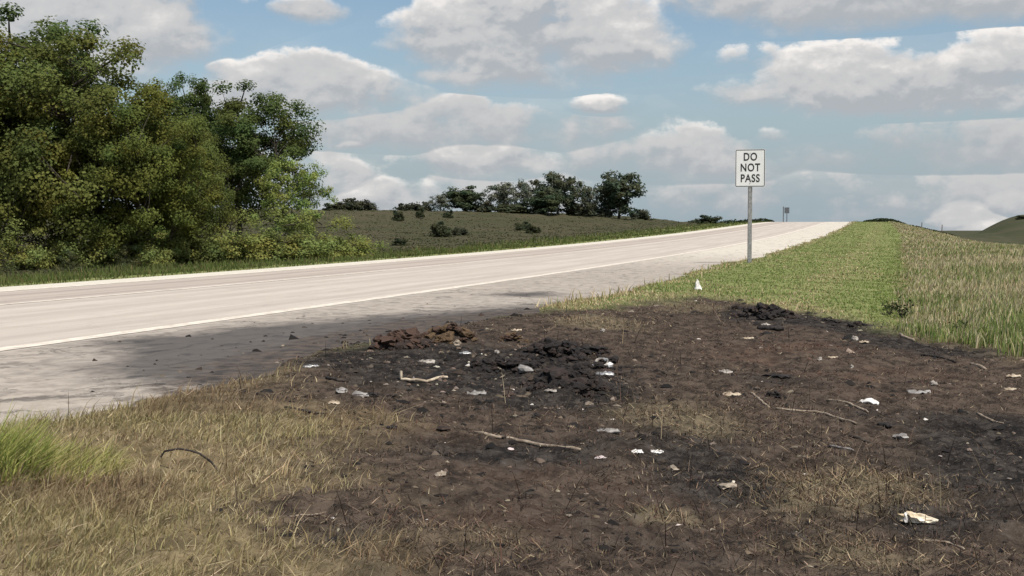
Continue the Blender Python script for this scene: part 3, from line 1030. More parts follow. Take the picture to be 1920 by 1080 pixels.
def tree_meshes(seed, H, cr, cb, nclump, per, lsize, col, clump_r, trunk_r=0.16, stems=1, flat=1.0, lean=(0, 0), skirt=0.0):
    """trunk with limbs, and a crown of leaf-sized faces gathered in clumps, as (trunk mesh, crown mesh)"""
    q = np.random.default_rng(seed)
    d = unit(q.normal(size=(nclump, 3)))
    lump = 0.72 + 0.62 * fbm(d[:, 0] * 1.7 + seed, d[:, 1] * 1.7 + d[:, 2] * 1.3, seed, 3)
    rad = q.random(nclump) ** 0.42 * lump
    zc, hz = H * (1 + cb) / 2, H * (1 - cb) / 2
    C = np.stack([d[:, 0] * cr * rad, d[:, 1] * cr * rad, zc + d[:, 2] * hz * rad * flat], -1)
    # crown narrows toward the top, hangs lower at the rim when it has a skirt
    C[:, 0] += lean[0] * C[:, 2] / H
    C[:, 1] += lean[1] * C[:, 2] / H
    C[:, 2] -= skirt * (C[:, 0] ** 2 + C[:, 1] ** 2) / cr ** 2
    C[:, 2] = np.where(C[:, 2] < 0.06 * H, 0.04 * H + 0.30 * H * q.random(nclump), C[:, 2])
    parts = []
    # trunk(s)
    nodes = []
    for st in range(stems):
        ang = q.uniform(0, 6.28)
        off = 0.0 if stems == 1 else q.uniform(0.1, 0.5) * cr * 0.6
        z = np.linspace(-0.3, H * (0.86 if stems == 1 else q.uniform(0.6, 0.85)), 10)
        w = np.cumsum(q.normal(0, 0.03 * H / 8, (10, 2)), axis=0)
        top = np.array([math.cos(ang), math.sin(ang)]) * off
        pth = np.stack([w[:, 0] + lean[0] * z / H + top[0] * (z / H) * 1.6, w[:, 1] + lean[1] * z / H + top[1] * (z / H) * 1.6, z], -1)
        rr = trunk_r / math.sqrt(stems) * (1 - 0.88 * np.linspace(0, 1, 10) ** 0.8)
        rr[0] *= 1.35
        parts.append(tube_np(pth, rr, 7))
        nodes.append(pth)
    nodes = np.concatenate(nodes)
    # main limbs: farthest-point choice among clumps
    prim = [int(np.argmax(np.hypot(C[:, 0], C[:, 1])))]
    nprim = min(13, nclump)
    dist = np.linalg.norm(C - C[prim[0]], axis=1)
    while len(prim) < nprim:
        k = int(np.argmax(dist))
        prim.append(k)
        dist = np.minimum(dist, np.linalg.norm(C - C[k], axis=1))
    limb_pts = []
    for k in prim:
        e = C[k]
        below = nodes[nodes[:, 2] < max(e[2] - 0.25 * math.hypot(e[0], e[1]), H * 0.12)]
        b = below[np.argmax(below[:, 2])] if len(below) else nodes[1]
        u = np.linspace(0, 1, 7)[:, None]
        m = (b + e) / 2 + np.array([0, 0, -0.06 * H * q.random()]) + q.normal(0, 0.03 * H, 3)
        pth = (1 - u) ** 2 * b + 2 * u * (1 - u) * m + u ** 2 * e
        parts.append(tube_np(pth, trunk_r * 0.42 * (1 - 0.85 * u[:, 0]) + 0.006, 5))
        limb_pts.append(pth[2:])
    limb_pts = np.concatenate(limb_pts)
    for k in range(nclump):
        if k in prim:
            continue
        e = C[k]
        cand = limb_pts[np.argsort(np.linalg.norm(limb_pts - e, axis=1))[:6]]
        b = cand[np.argmin(cand[:, 2])]
        u = np.linspace(0, 1, 4)[:, None]
        m = (b + e) / 2 + q.normal(0, 0.015 * H, 3)
        pth = (1 - u) ** 2 * b + 2 * u * (1 - u) * m + u ** 2 * e
        parts.append(tube_np(pth, trunk_r * 0.13 * (1 - 0.8 * u[:, 0]) + 0.004, 4))
    tv, tq = join_np(parts)
    # leaves
    n = nclump * per
    ci = np.repeat(np.arange(nclump), per)
    size = clump_r * q.uniform(0.65, 1.35, nclump)
    off = unit(q.normal(size=(n, 3))) * (q.random((n, 1)) ** 0.5) * size[ci][:, None]
    off[:, 2] *= 0.72
    P = C[ci] + off
    P[:, 2] = np.maximum(P[:, 2], 0.05)
    out = unit(P - np.array([0, 0, zc]))
    nrm = unit(q.normal(size=(n, 3)) * 0.55 + unit(off) * 0.7 + out * 0.5 + np.array([0, 0, 0.5]))
    tg = unit(np.cross(nrm, q.normal(size=(n, 3))))
    bt = np.cross(nrm, tg)
    L = lsize * q.uniform(0.6, 1.4, n)[:, None]
    V = np.stack([P - tg * L * 0.5, P + bt * L * 0.36 + tg * L * 0.05, P + tg * L * 0.5, P - bt * L * 0.36 + tg * L * 0.05], 1).reshape(-1, 3)
    Q = np.arange(n * 4).reshape(-1, 4)
    base = np.array(col)
    tone = q.uniform(0.78, 1.24, nclump)[ci] * q.uniform(0.85, 1.15, n)
    warm = q.uniform(-0.12, 0.22, nclump)[ci]
    c = base[None, :] * tone[:, None] * np.stack([1 + warm, np.ones(n), 1 - warm * 0.6], -1)
    tr = np_mesh('trunk', tv, [tq], MAT['bark'], smooth=True)
    cw = np_mesh('crown', V, [Q], MAT['leaf'], cols=np.repeat(c, 4, axis=0))
    mt, mc = tr.data, cw.data
    bpy.data.objects.remove(tr)
    bpy.data.objects.remove(cw)
    return mt, mc


def plant(kindname, meshes, xy, scale, rz, label, cat, group=None, sxy=1.0):
    z = float(ground_z(xy[0], xy[1]))
    t = empty(kindname, (xy[0], xy[1], z - 0.03), rz)
    t.scale = (scale * sxy, scale * sxy, scale)
    for nm, me in (('trunk' if cat == 'tree' else 'stems', meshes[0]), ('crown' if cat == 'tree' else 'foliage', meshes[1])):
        o = bpy.data.objects.new(nm, me)
        COL.objects.link(o)
        o.parent = t
    return tag(t, label, cat, group)


def ray_xy(px, dist):
    a = math.atan((px - CX) / F)
    return dist * math.sin(a), dist * math.cos(a)


def fit_height(px, dist, top):
    """height that brings a plant's top to an image row"""
    x, y = ray_xy(px, dist)
    return CAM[2] + (HY - top) / F * dist * math.cos(math.atan((px - CX) / F)) - float(ground_z(x, y))


OLIVE, DEEP, FRESH, BLUISH = (0.122, 0.148, 0.040), (0.086, 0.120, 0.040), (0.22, 0.28, 0.085), (0.125, 0.145, 0.105)
BIG = [
    tree_meshes(11, 10.0, 3.9, 0.03, 230, 270, 0.135, OLIVE, 0.75, 0.17, skirt=0.8),
    tree_meshes(12, 10.0, 4.1, 0.02, 240, 270, 0.135, (0.130, 0.150, 0.044), 0.80, 0.18, skirt=1.2),
    tree_meshes(13, 10.0, 3.8, 0.14, 200, 250, 0.14, DEEP, 0.70, 0.18),
    tree_meshes(14, 10.0, 4.2, 0.10, 95, 130, 0.19, FRESH, 0.75, 0.12),
]
SH = [
    tree_meshes(21, 2.0, 1.25, -0.7, 60, 110, 0.085, (0.205, 0.235, 0.075), 0.36, 0.05, stems=5),
    tree_meshes(22, 2.0, 1.30, -0.7, 55, 110, 0.085, (0.125, 0.152, 0.048), 0.38, 0.05, stems=5),
    tree_meshes(23, 2.0, 1.20, -0.7, 30, 90, 0.09, (0.105, 0.125, 0.062), 0.34, 0.04, stems=4),
]
TG = 'trees in the thicket across the road'
for (px, dist, top, m, sxy, rz, lab) in (
        (-112, 56, -20, 0, 1.05, 0.3, 'tall olive tree cut off by the left edge of the picture'),
        (30, 58, 4, 2, 1.15, 4.1, 'tallest dark tree with thin top twigs at the left edge'),
        (138, 53, 38, 1, 1.1, 2.9, 'broad olive tree, second from the left edge, full to the ground'),
        (258, 51, 138, 0, 1.0, 0.4, 'rounded olive tree sloping down beside the darker green tree'),
        (350, 55, 215, 1, 0.80, 4.4, 'low olive tree in front of the dark green tree with the bare fork'),
        (352, 74, 130, 2, 0.66, 2.4, 'narrow leafy tree top rising between the olive trees and the round tree'),
        (452, 72, 146, 2, 1.2, 5.0, 'round dark green tree at the right end of the thicket'),
        (548, 62, 282, 3, 0.90, 0.8, 'small light green see-through tree right of the thicket')):
    h = fit_height(px, dist, top) / 10.4
    plant('tree', BIG[m], ray_xy(px, dist), h, rz, lab, 'tree', TG, sxy)

SG = 'shrubs along the foot of the thicket'
for (px, dist, top, m, sxy, rz, lab) in (
        (655, 57, 408, 0, 1.35, 0.2, 'olive green shrub at the right end of the shrub row'),
        (590, 56, 398, 0, 1.4, 1.4, 'olive shrub, second from the right end of the shrub row'),
        (520, 55, 390, 0, 1.3, 2.2, 'olive shrub below the small light green tree'),
        (450, 54, 398, 0, 1.3, 3.0, 'dull green shrub below the round dark green tree'),
        (385, 53, 405, 1, 1.25, 3.9, 'low dull shrub left of the round dark green tree'),
        (320, 52, 410, 0, 1.0, 4.4, 'dull shrub under the low olive tree'),
        (160, 50, 395, 0, 1.05, 5.1, 'bright green shrub lit in front of the second olive tree'),
        (75, 50, 425, 1, 1.1, 0.9, 'dark shrub under the tallest tree near the left edge'),
        (235, 49, 452, 2, 1.0, 1.7, 'small grey green shrub at the grass edge left of centre of the thicket'),
        (130, 48, 468, 2, 1.1, 2.6, 'small pale shrub at the grass edge under the bright green shrub'),
        (5, 48, 470, 2, 1.0, 3.3, 'small pale shrub at the far left grass edge'),
        (205, 51, 405, 0, 1.2, 0.1, 'olive shrub right of the bright green shrub under the thicket'),
        (30, 49, 415, 0, 1.1, 2.1, 'olive shrub at the foot of the tallest tree'),
        (275, 50, 425, 0, 1.1, 1.3, 'olive shrub at the foot of the rounded olive tree'),
        (-38, 50, 400, 1, 1.2, 3.3, 'dark shrub cut by the left edge of the picture')):
    h = max(0.4, fit_height(px, dist, top) / 2.05)
    plant('shrub', SH[m], ray_xy(px, dist), h, rz, lab, 'shrub', SG, sxy)

HT = [
    tree_meshes(31, 6.0, 2.6, 0.0, 90, 90, 0.32, (0.072, 0.100, 0.056), 0.75, 0.16),
    tree_meshes(32, 6.0, 2.7, 0.10, 60, 50, 0.28, BLUISH, 0.75, 0.13),
    tree_meshes(33, 6.0, 3.0, 0.16, 90, 70, 0.30, (0.084, 0.104, 0.068), 0.75, 0.18),
    tree_meshes(34, 6.0, 2.3, 0.12, 80, 80, 0.30, (0.080, 0.102, 0.064), 0.72, 0.15),
]
HS = [
    tree_meshes(41, 1.5, 1.0, -0.7, 40, 80, 0.20, (0.055, 0.066, 0.036), 0.40, 0.05, stems=4),
    tree_meshes(42, 1.5, 1.2, -0.7, 36, 60, 0.20, (0.070, 0.080, 0.052), 0.40, 0.05, stems=4),
]
HG = 'trees on the crest of the field'
for (px, dist, top, width, m, rz, lab) in (
        (870, 178, 347, 72, 0, 0.4, 'dense dark green bushy tree, leftmost of the big ones on the hill'),
        (940, 182, 337, 86, 1, 1.3, 'thin grey green tree right of the dense dark one on the hill'),
        (988, 184, 331, 60, 1, 2.9, 'slim tree left of the broad flat-topped tree on the hill'),
        (1046, 180, 320, 96, 2, 2.2, 'broad flat-topped tree with open limbs on the hill'),
        (1020, 176, 358, 70, 0, 4.1, 'low dark tree at the foot of the broad flat-topped tree'),
        (1105, 190, 343, 52, 1, 3.6, 'sparse small tree between the broad tree and the rounded tree'),
        (1160, 186, 319, 88, 3, 5.2, 'rounded tree standing at the right end of the hill row'),
        (826, 185, 360, 50, 1, 0.9, 'small twiggy tree left of the dense dark one on the hill')):
    h = fit_height(px, dist, top)
    half = width / F * dist / 2
    rad = {0: 2.6, 1: 2.7, 2: 3.0, 3: 2.3}[m]
    sc = h / 6.15
    plant('hill_tree', HT[m], ray_xy(px, dist), sc, rz, lab, 'tree', HG, half / (rad * sc) * 0.98)
FOOT = {748: 414, 788: 407, 840: 409, 828: 444, 862: 440, 978: 432, 1000: 437, 750: 460}
BG_ = 'bushes scattered on the field'
for (px, dist, top, width, m, lab) in (
        (664, 190, 367, 44, 1, 'low bush on the skyline right of the thicket, middle one of its row'),
        (690, 192, 376, 30, 1, 'low bush on the skyline right of the thicket, right one of its row'),
        (645, 189, 375, 34, 1, 'low bush on the skyline right of the thicket, second of its row'),
        (628, 188, 378, 40, 0, 'low dark bush on the skyline beside the thicket'),
        (762, 186, 378, 34, 1, 'low twiggy bush alone on the skyline left of the small trees'),
        (790, 186, 374, 36, 1, 'twiggy bush just left of the small twiggy tree on the hill'),
        (905, 180, 372, 44, 1, 'low bush between the dense dark tree and the thin tree'),
        (960, 176, 376, 70, 0, 'dark bush under the thin grey green tree'),
        (1085, 182, 372, 60, 1, 'twiggy bush under the right side of the broad tree'),
        (1128, 186, 376, 46, 1, 'low bush under the rounded tree'),
        (1200, 196, 388, 36, 1, 'tiny bush on the skyline right of the rounded tree'),
        (748, 158, 390, 22, 0, 'small dark bush high on the field, left of three'),
        (788, 168, 387, 16, 0, 'small dark bush high on the field, middle of three'),
        (840, 165, 390, 18, 0, 'small dark bush high on the field, right of three'),
        (828, 108, 410, 40, 0, 'largest dark bush in the middle of the field'),
        (862, 108, 423, 30, 1, 'low bush touching the largest dark bush in the field'),
        (978, 118, 412, 30, 0, 'left one of a pair of bushes low on the field'),
        (1000, 116, 416, 26, 0, 'right one of a pair of bushes low on the field'),
        (750, 84, 443, 32, 0, 'dark bush near the road, low on the field'),
        (1327, 205, 400, 52, 0, 'dark bush on the skyline left of the sign post'),
        (1298, 208, 410, 20, 0, 'tiny dark bush left of the skyline bush near the sign'),
        (1916, 255, 402, 22, 0, 'dark bush on the knoll at the right edge')):
    if px in FOOT:                                   # foot of the bush on the open slope
        c = at(px, FOOT[px])
        dist = math.hypot(c[0], c[1])
    x, y = ray_xy(px, dist)
    h = max(0.35, fit_height(px, dist, top))
    half = width / F * dist / 2
    sc = h / 1.6
    plant('bush', HS[m], (x, y), sc, px * 0.37, lab, 'bush', BG_, half / (1.05 * sc))


# low hedges on the crest, seen edge-on along the skyline
def hedge(name, p0, p1, dist, h, n, label):
    V, C = [], []
    q = np.random.default_rng(int(p0))
    cnt = n
    a = q.uniform(p0, p1, cnt)
    x, y = zip(*[ray_xy(p, dist + q.uniform(-2, 2)) for p in a])
    x, y = np.array(x), np.array(y)
    prof = np.sin(np.pi * np.clip((a - p0) / (p1 - p0), 0, 1)) ** 0.6
    z = ground_z(x, y) + q.random(cnt) ** 0.8 * h * prof * (0.75 + 0.5 * fbm(a * 0.09, a * 0, 3, 3))
    P = np.stack([x, y, z], -1)
    nrm = unit(q.normal(size=(cnt, 3)) + np.array([0, 0, 0.5]))
    tg = unit(np.cross(nrm, q.normal(size=(cnt, 3))))
    bt = np.cross(nrm, tg)
    L = 0.30
    V = np.stack([P - tg * L * 0.5, P + bt * L * 0.3, P + tg * L * 0.5, P - bt * L * 0.3], 1).reshape(-1, 3)
    c = np.array([0.036, 0.050, 0.022]) * q.uniform(0.6, 1.4, (cnt, 1))
    o = np_mesh(name, V, [np.arange(cnt * 4).reshape(-1, 4)], MAT['leaf'], cols=np.repeat(c, 4, axis=0))
    o.location = (0, 0, 0)
    return tag(o, label, 'hedge')


hedge('hedge', 1340, 1452, 206, 0.75, 1500, 'low dark hedge on the skyline behind the sign post')
hedge('hedge', 1618, 1706, 199, 0.55, 1300, 'low dark green hedge on the skyline right of the road crest')
hedge('hedge', 1690, 1790, 204, 0.42, 900, 'thin dark hedge falling away to the right along the skyline')


# ------------------------------------------------------------------ road signs and posts
MAT['galv'] = mat_plain('galvanised_steel', (0.26, 0.255, 0.25), (0.42, 0.41, 0.40), 14.0, 0.55, 0.001, metal=0.35, spec=0.5)
MAT['sign_white'] = mat_plain('sign_sheeting', (0.80, 0.795, 0.78), (0.86, 0.855, 0.84), 3.0, 0.45, 0.0, spec=0.4)
MAT['sign_black'] = mat_plain('sign_ink', (0.022, 0.022, 0.024), (0.04, 0.04, 0.042), 8.0, 0.5, 0.0, spec=0.3)
MAT['dark_steel'] = mat_plain('weathered_sign_back', (0.10, 0.11, 0.12), (0.16, 0.17, 0.18), 6.0, 0.6, 0.0, metal=0.2)
MAT['wood'] = mat_plain('weathered_wood', (0.10, 0.075, 0.055), (0.20, 0.16, 0.12), 12.0, 0.9, 0.004)


def bm_obj(name, bm, mat, parent=None, smooth=False):
    me = bpy.data.meshes.new(name)
    bm.to_mesh(me)
    bm.free()
    me.materials.append(mat)
    if smooth:
        for p in me.polygons:
            p.use_smooth = True
    o = bpy.data.objects.new(name, me)
    COL.objects.link(o)
    o.parent = parent
    return o


def bm_box(bm, cx, cy, cz, sx, sy, sz):
    r = bmesh.ops.create_cube(bm, size=1.0, matrix=Matrix.Translation((cx, cy, cz)) @ Matrix.Diagonal((sx, sy, sz, 1)))
    return r['verts']


def rounded(w, h, r, n=5):
    pts = []
    for cx, cz, a0 in ((w / 2 - r, h / 2 - r, 0), (-w / 2 + r, h / 2 - r, 90), (-w / 2 + r, -h / 2 + r, 180), (w / 2 - r, -h / 2 + r, 270)):
        for i in range(n + 1):
            a = R(a0 + 90 * i / n)
            pts.append((cx + r * math.cos(a), cz + r * math.sin(a)))
    return pts


def plate(name, w, h, r, y0, y1, z, mat, parent):
    bm = bmesh.new()
    pts = rounded(w, h, r)
    a = [bm.verts.new((p[0], y0, z + p[1])) for p in pts]
    b = [bm.verts.new((p[0], y1, z + p[1])) for p in pts]
    bm.faces.new(a)
    bm.faces.new(b[::-1])
    n = len(pts)
    for i in range(n):
        bm.faces.new((a[i], b[i], b[(i + 1) % n], a[(i + 1) % n]))
    bmesh.ops.recalc_face_normals(bm, faces=bm.faces)
    return bm_obj(name, bm, mat, parent)


def frame_ring(name, w, h, r, t, y0, y1, z, mat, parent):
    bm = bmesh.new()
    o_, i_ = rounded(w, h, r), rounded(w - 2 * t, h - 2 * t, max(r - t, 0.005))
    n = len(o_)
    A = [[bm.verts.new((p[0], y, z + p[1])) for p in L] for L in (o_, i_) for y in (y0, y1)]
    for i in range(n):
        j = (i + 1) % n
        bm.faces.new((A[0][i], A[0][j], A[2][j], A[2][i]))
        bm.faces.new((A[1][i], A[3][i], A[3][j], A[1][j]))
        bm.faces.new((A[0][i], A[1][i], A[1][j], A[0][j]))
        bm.faces.new((A[2][i], A[2][j], A[3][j], A[3][i]))
    bmesh.ops.recalc_face_normals(bm, faces=bm.faces)
    return bm_obj(name, bm, mat, parent)


def lettering(text, size, y, z, mat, parent, xs=0.78):
    cu = bpy.data.curves.new('lettering', 'FONT')
    cu.body = text
    cu.align_x = 'CENTER'
    cu.align_y = 'CENTER'
    cu.size = size
    cu.extrude = 0.0012
    cu.offset = 0.0075
    cu.space_character = 1.12
    tmp = bpy.data.objects.new('lettering', cu)
    COL.objects.link(tmp)
    me = bpy.data.meshes.new_from_object(tmp.evaluated_get(bpy.context.evaluated_depsgraph_get()))
    bpy.data.objects.remove(tmp)
    me.name = 'lettering'
    me.materials.clear()
    me.materials.append(mat)
    o = bpy.data.objects.new('lettering', me)
    COL.objects.link(o)
    o.parent = parent
    o.rotation_euler = (R(90), 0, 0)
    o.scale = (xs, 1, 1)
    o.location = (0, y, z)
    return o


def post_mesh(bm, h, w, d, z0=-0.4):
    """U-channel sign post: web and two flanges"""
    bm_box(bm, 0, 0, (h + z0) / 2, w, 0.006, h - z0)
    for s_ in (-1, 1):
        bm_box(bm, s_ * (w / 2 - 0.003), d / 2, (h + z0) / 2, 0.006, d, h - z0)
        bm_box(bm, s_ * (w / 2 + 0.010), d + 0.003, (h + z0) / 2, 0.026, 0.006, h - z0)


base = at(1405, 493)
sg = empty('road_sign', base, -float(np.interp(40.0, _ss, _hd)) + 0.04)
SW, SHH = 0.915, 1.16
zb = 2.355
bm = bmesh.new()
post_mesh(bm, zb + SHH - 0.15, 0.085, 0.045)
bm_obj('post', bm, MAT['galv'], sg)
panel = plate('panel', SW, SHH, 0.045, -0.012, -0.006, zb + SHH / 2, MAT['sign_white'], sg)
frame_ring('border', SW - 0.024, SHH - 0.024, 0.036, 0.020, -0.0150, -0.0121, zb + SHH / 2, MAT['sign_black'], panel)
for txt, fz in (('DO', 0.79), ('NOT', 0.505), ('PASS', 0.22)):
    lettering(txt, 0.335, -0.0142, zb + SHH * fz, MAT['sign_black'], panel)
for fz in (0.10, 0.90):
    bm = bmesh.new()
    bmesh.ops.create_cone(bm, cap_ends=True, segments=8, radius1=0.014, radius2=0.012, depth=0.012, matrix=Matrix.Translation((0, -0.018, zb + SHH * fz)) @ Matrix.Rotation(R(90), 4, 'X'))
    bm_obj('bolt', bm, MAT['galv'], sg)
tag(sg, 'white rectangular DO NOT PASS sign on a grey steel post beside the shoulder', 'road sign')

fs = empty('road_sign', (*ray_xy(1474.5, 204), 0), -0.25)
fs.location.z = float(ground_z(fs.location.x, fs.location.y))
bm = bmesh.new()
post_mesh(bm, 2.2, 0.08, 0.045)
bm_obj('post', bm, MAT['dark_steel'], fs)
plate('panel', 0.76, 0.95, 0.04, -0.014, -0.006, 1.95, MAT['dark_steel'], fs)
tag(fs, 'small dark back of a sign standing at the road crest', 'road sign')
mk = empty('marker_post', (*ray_xy(1468, 203), 0), 0.1)
mk.location.z = float(ground_z(mk.location.x, mk.location.y))
bm = bmesh.new()
bm_box(bm, 0, 0, 1.05, 0.14, 0.12, 2.9)
bmesh.ops.bevel(bm, geom=bm.edges[:], offset=0.02, segments=2, affect='EDGES')
bm_obj('post', bm, MAT['dark_steel'], mk)
bm = bmesh.new()
bmesh.ops.create_cone(bm, cap_ends=True, segments=8, radius1=0.10, radius2=0.03, depth=0.10, matrix=Matrix.Translation((0, 0, 2.55)))
bm_obj('cap', bm, MAT['dark_steel'], mk)
tag(mk, 'tall thin dark post left of the small sign at the crest', 'post')

for (px, d_, h_, lab) in ((1765, 190, 1.35, 'leaning fence post on the falling skyline right of the mown strip'),
                          (1727, 196, 1.1, 'short fence post on the skyline just right of the green strip')):
    x, y = ray_xy(px, d_)
    o = bmesh.new()
    bmesh.ops.create_cone(o, cap_ends=True, segments=8, radius1=0.075, radius2=0.06, depth=h_ + 0.4, matrix=Matrix.Translation((0, 0, h_ / 2 - 0.2)))
    for v in o.verts:
        v.co.x += random.Random(px).uniform(-0.01, 0.01) + 0.04 * v.co.z
    p_ = bm_obj('fence_post', o, MAT['wood'])
    p_.location = (x, y, float(ground_z(x, y)))
    tag(p_, lab, 'fence post', 'fence posts on the skyline')


# ------------------------------------------------------------------ debris of the fire
def dm(name, c0, c1, sc=18.0, rough=0.85, bump=0.006, spec=0.25, metal=0.0):
    MAT[name] = mat_plain(name, c0, c1, sc, rough, bump, metal, spec)


dm('char', (0.010, 0.009, 0.009), (0.040, 0.033, 0.030), 22)
dm('char_brown', (0.020, 0.015, 0.013), (0.058, 0.041, 0.034), 22)
dm('ochre_soil', (0.065, 0.041, 0.023), (0.155, 0.102, 0.056), 20)
dm('dark_soil', (0.038, 0.024, 0.018), (0.105, 0.062, 0.044), 14)
dm('pale_wood', (0.15, 0.115, 0.085), (0.33, 0.27, 0.205), 24)
dm('black_wood', (0.014, 0.012, 0.011), (0.06, 0.048, 0.04), 24)
dm('white_scrap', (0.62, 0.59, 0.55), (0.86, 0.84, 0.80), 12, 0.6)
dm('cream_scrap', (0.26, 0.20, 0.14), (0.58, 0.49, 0.37), 14, 0.65)
dm('ash_scrap', (0.15, 0.13, 0.115), (0.46, 0.42, 0.37), 18, 0.85)
dm('pale_shell', (0.46, 0.36, 0.22), (0.82, 0.74, 0.60), 9, 0.55)
dm('grey_scrap', (0.17, 0.155, 0.145), (0.34, 0.32, 0.30), 16, 0.7)
dm('grey_metal', (0.24, 0.24, 0.24), (0.55, 0.54, 0.52), 14, 0.45, 0.004, 0.5, 0.4)
dm('tan_stone', (0.20, 0.165, 0.125), (0.36, 0.30, 0.235), 14)


def size_m(px_size, p):
    return px_size / F * math.hypot(p[0], p[1])


def lump_mesh(seed, sub=2, jag=0.35, facet=True):
    bm = bmesh.new()
    bmesh.ops.create_icosphere(bm, subdivisions=sub, radius=1.0)
    q = random.Random(seed)
    ph = [q.uniform(0, 6.28) for _ in range(9)]
    for v in bm.verts:
        c = v.co
        k = 1 + jag * (math.sin(3.1 * c.x + ph[0]) * math.sin(2.7 * c.y + ph[1]) + 0.6 * math.sin(5.3 * c.z + 4.1 * c.x + ph[2]) * math.sin(4.7 * c.y + ph[3])) + q.uniform(-0.2, 0.2)
        v.co = c * k
        if v.co.z < -0.45:
            v.co.z = -0.45
    return bm


CLODS = []
for i in range(5):
    me = bpy.data.meshes.new('clod')
    b_ = lump_mesh(100 + i, 2, 0.50)
    b_.to_mesh(me)
    b_.free()
    CLODS.append(me)
CLODM = {}


def clod_mesh(i, mat):
    k = (i % 5, mat)
    if k not in CLODM:
        CLODM[k] = CLODS[i % 5].copy()
        CLODM[k].materials.append(MAT[mat])
    return CLODM[k]


def heap(name, px, py, w, h, n, mats, label, cat, child='clod', seed=0):
    p = at(px, py)
    q = random.Random(px + seed)
    W, Hh = size_m(w, p) / 2, size_m(h, p)
    e = empty(name, p)
    for i in range(int(n * 2.2)):
        a, rr = q.uniform(0, 6.28), math.sqrt(q.random())
        x, y = W * rr * math.cos(a), W * 0.75 * rr * math.sin(a)
        gz = float(surface_z(p[0] + x, p[1] + y)) - p[2]
        sz = Hh * q.uniform(0.14, 0.40) * (1.15 - 0.5 * rr)
        o = bpy.data.objects.new(child, clod_mesh(q.randrange(5), q.choice(mats)))
        COL.objects.link(o)
        o.parent = e
        up = Hh * 0.45 * (1 - rr) ** 1.2 * (i % 4 != 0)
        o.location = (x, y, gz + sz * 0.22 + up)
        o.scale = (sz * q.uniform(1.0, 1.8), sz * q.uniform(0.9, 1.5), sz * q.uniform(0.6, 0.95))
        o.rotation_euler = (q.uniform(-0.3, 0.3), q.uniform(-0.3, 0.3), q.uniform(0, 6.28))
    # crumbs that fill the heap
    V, Q, o_ = [], [], 0
    return tag(e, label, cat, 'heaps left by the fire')


heap('soil_heap', 752, 642, 100, 42, 24, ['dark_soil', 'dark_soil', 'char_brown'], 'dark reddish clod heap on the shoulder, leftmost of the heaps', 'heap')
heap('soil_heap', 838, 630, 115, 28, 24, ['ochre_soil', 'ochre_soil', 'dark_soil'], 'ochre brown clod heap just right of the leftmost dark heap', 'heap')
heap('soil_heap', 962, 636, 52, 20, 9, ['dark_soil', 'ochre_soil'], 'small reddish brown clod heap at the edge of the burnt grass', 'heap')
heap('charred_heap', 1062, 724, 150, 40, 48, ['char', 'char', 'char_brown'], 'biggest black charred heap in the middle of the debris', 'heap')
heap('charred_heap', 1060, 664, 190, 30, 44, ['char_brown', 'char', 'char'], 'long dark brown charred heap behind the biggest black one', 'heap')
heap('charred_heap', 960, 688, 170, 22, 34, ['char', 'char_brown', 'char'], 'low black scatter of char lumps left of the biggest heap', 'heap')
heap('charred_heap', 1440, 590, 120, 26, 24, ['char', 'char_brown'], 'black charred heap at the far edge of the burn below the sign', 'heap')
heap('charred_heap', 1383, 580, 34, 13, 6, ['char', 'char_brown'], 'small black clump just left of the heap below the sign', 'heap')
heap('charred_heap', 1455, 742, 42, 13, 6, ['char'], 'short row of small black lumps in the middle right of the burn', 'heap')
heap('charred_heap', 1570, 607, 110, 14, 10, ['char', 'char_brown'], 'low black ridge of char at the far edge, right of the heap below the sign', 'heap')
heap('charred_heap', 1130, 692, 90, 14, 12, ['char'], 'flat black char under the pale metal ring', 'heap')


def stick(name, pts, width, mat, label, cat='stick', group='sticks and strips on the burnt ground', lift=0.0, thick=0.7, seed=0):
    q = random.Random(len(label) + seed)
    W = [at(*p) for p in pts]
    P = []
    for i in range(len(W) - 1):
        n = 7
        for k in range(n):
            P.append(W[i] + (W[i + 1] - W[i]) * k / n)
    P.append(W[-1])
    P = np.array(P)
    o0 = P[len(P) // 2].copy()
    r = size_m(width, o0) / 2
    jx = np.array([[q.gauss(0, r * 0.35), q.gauss(0, r * 0.35), 0] for _ in P])
    P = P + jx
    P[:, 2] = surface_z(P[:, 0], P[:, 1]) + r * 0.55 + lift
    # a stiff stick bridges the small hollows
    k = np.linspace(0, 1, len(P))
    fit = np.polyval(np.polyfit(k, P[:, 2], 2), k)
    P[:, 2] = np.maximum(P[:, 2] * 0.25 + fit * 0.75, P[:, 2] - 0.01)
    P -= o0
    rad = np.array([r * q.uniform(0.8, 1.15) * (0.65 if i in (0, len(P) - 1) else 1) for i in range(len(P))])
    V, Q = tube_np(P, rad, 6)
    n6 = len(V)
    V = np.concatenate([V, [P[0]], [P[-1]]])
    j = np.arange(6)
    caps = np.concatenate([np.stack([np.full(6, n6), (j + 1) % 6, j], -1), np.stack([np.full(6, n6 + 1), n6 - 6 + j, n6 - 6 + (j + 1) % 6], -1)])
    o = np_mesh(name, V, [Q, caps], MAT[mat], smooth=True)
    o.location = o0
    return tag(o, label, cat, group)


